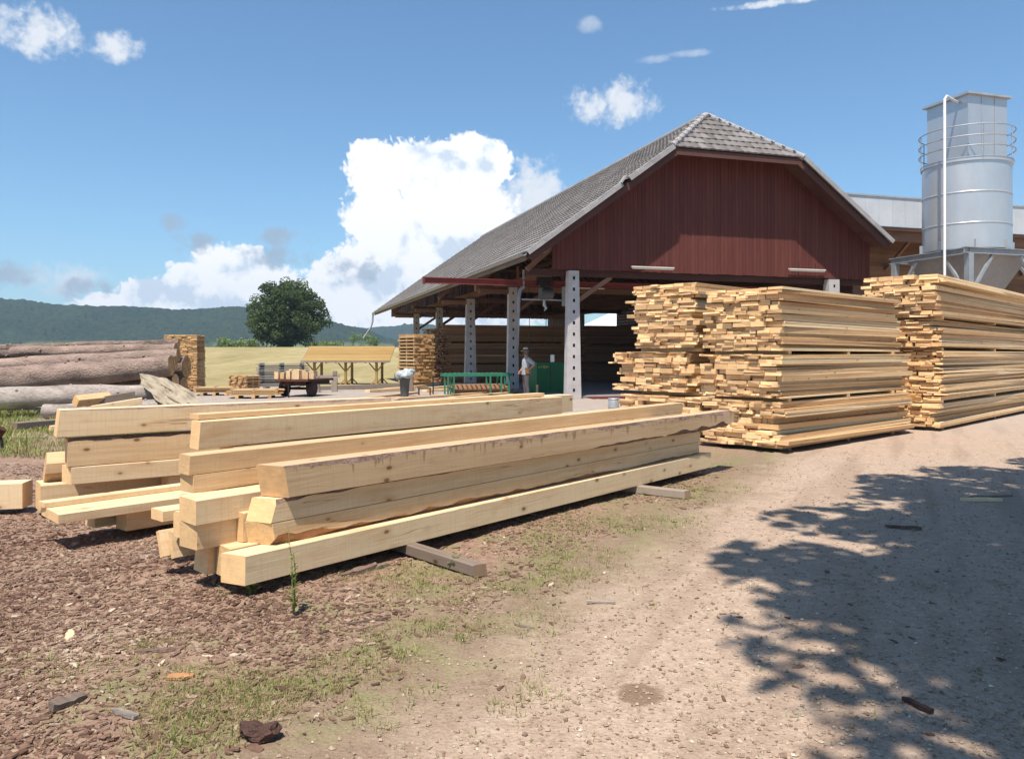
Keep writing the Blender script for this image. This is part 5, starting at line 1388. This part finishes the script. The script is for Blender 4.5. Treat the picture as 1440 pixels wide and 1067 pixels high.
# ================================================================== ground litter: bark chips, gravel, grass
def ground_z(x, y):
    rough = .35 if track(x, y) > .2 else 1.0
    return gz(x, y) + rough * (.022 * noise.noise((x * .9, y * .9, 3)) + .015 * noise.noise((x * 4, y * 4, 7))) - .012 + ((.010 * rough + .0018) * noise.noise((x * 14, y * 14, 1)) if y < 13 else 0)
def litter_material(name, stops):
    m = NT(name)
    g = m.n('ShaderNodeNewGeometry').outputs['Position']
    c = m.ramp(m.attr('rnd'), stops)
    n = m.noise(g, 60, 3, .7)
    m.col(m.mix(m.ss(n, .35, .65, .45, 0), c, (.06, .035, .025))); m.rough(.95); m.b.inputs['Specular IOR Level'].default_value = .15
    return m.mat
CHIP = litter_material('bark_chip', [(0, (.11, .06, .043)), (.35, (.23, .138, .098)), (.65, (.35, .24, .175)), (.88, (.45, .34, .25)), (1, (.58, .47, .35))])
STONE = litter_material('gravel_stone', [(0, (.25, .18, .13)), (.5, (.40, .30, .225)), (.9, (.53, .43, .34)), (1, (.68, .60, .49))])
rg = random.Random(31)
def sample(dens, y0, y1):
    """a spot in view, thinned with distance"""
    while True:
        q = rg.random(); y = y0 * (y1 / y0) ** q
        x = y * rg.uniform(-.70, .70)
        if rg.random() < dens(x, y): return x, y
def chip_d(x, y):
    d = track(x, y) + 1.0 * noise.noise((x * .8, y * .8, 11)) + .5 * noise.noise((x * 2.5, y * 2.5, 4))
    if y > 12 and x < -2: return .02
    return .004 + .996 * (1 - smooth(-1.7, -.1, d)) * (.3 + .7 * smooth(-.35, .15, noise.noise((x * .7, y * .7, 33))))
m = MB()
for i in range(48000):
    x, y = sample(chip_d, 2.7, 11.5)
    big = rg.random() ** 4
    l = (.008 + .030 * big) * rg.uniform(.7, 1.3); w = l * rg.uniform(.25, .6); z = ground_z(x, y) + .003 + rg.random() * .006; pt = noise.noise((x * 1.1, y * 1.1, 70))
    a = rg.uniform(0, 6.28); u = Vector((math.cos(a), math.sin(a), rg.gauss(0, .13))).normalized(); v = Vector((-math.sin(a), math.cos(a), rg.gauss(0, .17))).normalized()
    nr = u.cross(v).normalized(); c = Vector((x, y, z)); k = rg.uniform(-.25, .25) * w
    ps = [c - u * l * rg.uniform(.8, 1) - v * w * rg.uniform(.3, 1), c - v * w * rg.uniform(.7, 1.1) + nr * k, c + u * l * rg.uniform(.7, 1) - v * w * rg.uniform(.2, .9),
          c + u * l * rg.uniform(.8, 1.1) + v * w * rg.uniform(.2, .8), c + v * w * rg.uniform(.6, 1) + nr * k, c - u * l * rg.uniform(.6, 1) + v * w * rg.uniform(.4, 1)]
    t = nr * (.003 + .006 * big)
    vs = ps + [p - t for p in ps]
    m.add(vs, [(0, 1, 4, 5), (1, 2, 3, 4)] + [(j, j + 6, (j + 1) % 6 + 6, (j + 1) % 6) for j in range(6)], 0, min(1, max(0, rg.gauss(.42 + .3 * pt, .24))))
tag(m.build('bark_chips', CHIP), kind='stuff')
def stone_d(x, y):
    d = track(x, y) + .8 * noise.noise((x * .9, y * .9, 21))
    return .04 + .96 * smooth(-.7, .6, d) * (.55 + .45 * smooth(-.2, .3, noise.noise((x * 1.6, y * 1.6, 2))))
m = MB()
for i in range(13000):
    x, y = sample(stone_d, 2.7, 13)
    s = .004 + .011 * rg.random() ** 3; z = ground_z(x, y) + s * .3
    c = Vector((x, y, z)); q = [Vector((rg.uniform(.7, 1.2) * s, 0, 0)), Vector((0, rg.uniform(.6, 1.1) * s, 0)), Vector((0, 0, rg.uniform(.5, .9) * s))]
    rt = Matrix.Rotation(rg.uniform(0, 6.28), 3, 'Z'); q = [rt @ k for k in q]
    m.add([c + q[0], c + q[1], c - q[0], c - q[1], c + q[2] + q[0] * .3, c - q[2]], [(0, 1, 4), (1, 2, 4), (2, 3, 4), (3, 0, 4), (1, 0, 5), (2, 1, 5), (3, 2, 5), (0, 3, 5)], 0, min(1, max(0, rg.gauss(.5, .25))))
tag(m.build('gravel', STONE), kind='stuff')
# grass: short tufts along the edge of the track, taller growth at the left behind the timbers
def tuft(m, x, y, n, h, spread, mat=None):
    z = ground_z(x, y)
    for _ in range(n):
        a = rg.uniform(0, 6.28); r_ = spread * math.sqrt(rg.random()); hh = h * rg.uniform(.4, 1.2)
        b = Vector((x + r_ * math.cos(a), y + r_ * math.sin(a), z - .004)); d = Vector((math.cos(a) * rg.uniform(.1, 1.0), math.sin(a) * rg.uniform(.1, 1.0), 1)).normalized()
        s = Vector((-math.sin(a), math.cos(a), 0)) * hh * rg.uniform(.03, .06)
        t1 = b + d * hh * .55; t2 = b + d * hh + Vector((d.x, d.y, -.35)) * hh * .4
        m.add([b - s, b + s, t1 + s * .8, t1 - s * .8, t2], [(0, 1, 2, 3), (3, 2, 4)], (1 if rg.random() < .28 else 0) if mat is None else mat, rg.random())
def grass_d(x, y):
    d = track(x, y) + .6 * noise.noise((x * 1.3, y * 1.3, 5))
    band = smooth(-1.9, -.9, d) * (1 - smooth(-.1, .45, d))
    patch = smooth(-.12, .35, noise.noise((x * 1.15, y * 1.15, 40)) + .3 * noise.noise((x * 4, y * 4, 40)))
    near = smooth(.12, .45, noise.noise((x * 1.6, y * 1.6, 60))) * (1 - smooth(-.6, .2, d)) * .35 * (1 - smooth(4.2, 6.0, y))
    return band * patch + near + .006
m = MB()
for i in range(6500):
    x, y = sample(grass_d, 2.8, 11.5); tuft(m, x, y, rg.randint(3, 9), rg.uniform(.015, .045) * (1.5 if rg.random() < .08 else 1), .04)
def lawn_d(x, y): return smooth(-.35, .25, noise.noise((x * .5, y * .5, 9)) + .2) if x < -4.4 + .1 * (y - 11) and x > -16 and track(x, y) < -9 + 0 * y else 0
n = 0
while n < 2600:
    y = rg.uniform(12.2, 21); x = -y * rg.uniform(.42, .68)
    if x > -5.6 - .1 * (y - 12): continue
    if rg.random() > .25 + .75 * smooth(-.2, .3, noise.noise((x * .5, y * .5, 9))): continue
    n += 1; h = rg.uniform(.07, .2) * (1.25 if x < -.60 * y else .9); tuft(m, x, y, 9, h, .13)
tag(m.build('grass', [BLADE, DRYB]), kind='stuff')

def weed(u, v, z, h, label, seed, lean=.1):
    p = at(u, v, z); rr = random.Random(seed)
    r = empty('weed', (p.x, p.y, 0), 0, label, 'weed')
    st = MB(); lf = MB()
    for k in range(3):
        hh = h * (1, .7, .5)[k]; dx, dy = rr.uniform(-.12, .12) * h, rr.uniform(-.1, .1) * h
        pts = [Vector((dx * q * q + rr.uniform(-.01, .01), dy * q * q, hh * q)) for q in (0, .3, .6, 1)]
        st.tube(pts, [.005, .004, .003, .0015], 5)
        for j in range(20):
            q = .12 + .88 * j / 20; b = pts[0].lerp(pts[3], q) + Vector((dx * (q * q - q), 0, 0))
            a = rr.uniform(0, 6.28); d = Vector((math.cos(a), math.sin(a), rr.uniform(.1, .8))); l = rr.uniform(.03, .065) * (1.2 - .6 * q); s = d.cross(Vector((0, 0, 1))).normalized() * l * .26
            lf.add([b, b + d * l * .5 + s, b + d * l, b + d * l * .5 - s], [(0, 1, 2, 3)], 0, rr.random())
    st.build('stem', BLADE, r); lf.build('leaves', BLADE, r)
weed(413, 862, 0, .52, 'tall thin weed growing in front of the lowest front timber', 1)
weed(352, 836, 0, .16, 'small weed under the near corner of the lowest front timber', 2)
weed(640, 800, 0, .10, 'small green weed beside the closer bearer', 4)

def scrap(label, u, v, l, w, t, ang, mat, group='scraps of wood on the ground', tilt=(0, 0), name='wood_scrap', cat='wood scrap'):
    p = at(u, v); b = MB(); rr = random.Random(int(u * 7 + v))
    n = 7; vs = []
    for k in range(n + 1):
        q = k / n; ww = w * (.55 + .45 * math.sin(math.pi * min(1, max(.12, q + .05))) ** .5) * rr.uniform(.85, 1.1); o = rr.uniform(-.1, .1) * w
        for (sy, sz) in ((-.5, 0), (.5, 0), (.5, 1), (-.5, 1)): vs.append((l * (q - .5), ww * sy + o, t * sz * rr.uniform(.8, 1.1)))
    fs = [(k * 4 + j, k * 4 + (j + 1) % 4, (k + 1) * 4 + (j + 1) % 4, (k + 1) * 4 + j) for k in range(n) for j in range(4)] + [(3, 2, 1, 0), (n * 4, n * 4 + 1, n * 4 + 2, n * 4 + 3)]
    b.add(vs, fs, 0)
    o = b.build(name, mat, None, (p.x, p.y, ground_z(p.x, p.y) + .002)); o.rotation_euler = (tilt[0], tilt[1], rad(ang))
    return tag(o, label, cat, group)
p = at(368, 1034); b = MB(); vs = []; nu, nv = 22, 9
for j in range(nv + 1):
    for i in range(nu):
        th = 2 * math.pi * i / nu; ph = math.pi * j / nv; q = Vector((math.sin(ph) * math.cos(th), math.sin(ph) * math.sin(th), -math.cos(ph)))
        k = 1 + .35 * noise.noise(q * 1.8) + .2 * noise.noise(q * 5 + Vector((3, 0, 0)))
        vs.append((q.x * .088 * k, q.y * .05 * k, max(-.004, q.z * .04 * k + .024 - .012 * math.cos(q.x * 4))))
b.add(vs, [(j * nu + i, j * nu + (i + 1) % nu, (j + 1) * nu + (i + 1) % nu, (j + 1) * nu + i) for j in range(nv) for i in range(nu)], 0)
tag(b.build('bark_chunk', BARKD, None, (p.x, p.y, ground_z(p.x, p.y) + .003), rad(-10)), 'dark brown chunk of bark lying alone near the bottom edge of the photo', 'bark')
scrap('pale splinter of board on the bark litter left of the timbers', 98, 893, .19, .045, .015, 118, W_BOARD, tilt=(.15, -.06))
scrap('brown slanting piece of wood with a dark side, lower left', 95, 990, .15, .06, .035, 55, W_OLD, tilt=(.2, .05))
scrap('pale tan flat splinter between grass tufts, lower left', 176, 1003, .15, .04, .015, 152, LOGW, tilt=(.1, 0))
scrap('orange tan flake of bark right of the flat splinter', 254, 950, .12, .055, .012, 10, INNER)
scrap('dark stick of bark near the middle of the litter', 225, 912, .22, .03, .02, 14, BARK)
scrap('thin curved stick crossing the grass strip', 520, 872, .26, .016, .014, 28, BARK)
scrap('long thin dark stick at the grass edge', 520, 880, .18, .014, .014, 40, BARK)
scrap('small grey stick lying on the edge of the track', 737, 877, .14, .022, .014, 140, W_OLD)
scrap('tan splinter on the track edge under the far bearer', 845, 846, .18, .03, .012, 172, W_OLD)
scrap('dark upright sliver of wood in the tree shade', 1290, 992, .15, .028, .02, 112, BARKD)
scrap('heap piece of dry bark against the lowest timber, left of the closer bearer', 505, 802, .30, .05, .04, 42, BARK, tilt=(.1, -.1))
scrap('second dry bark piece against the lowest timber, flatter', 525, 797, .24, .05, .02, 34, W_OLD)
scrap('dry twig fallen at the edge of the tree shade', 1395, 697, .5, .03, .02, 8, W_OLD)
scrap('pale chip in the tree shade near the frame edge', 1380, 702, .42, .08, .03, -4, W_BOARD)
scrap('dark scrap on the ground between the timbers and the board stacks', 1270, 742, .3, .04, .03, 160, BARK)
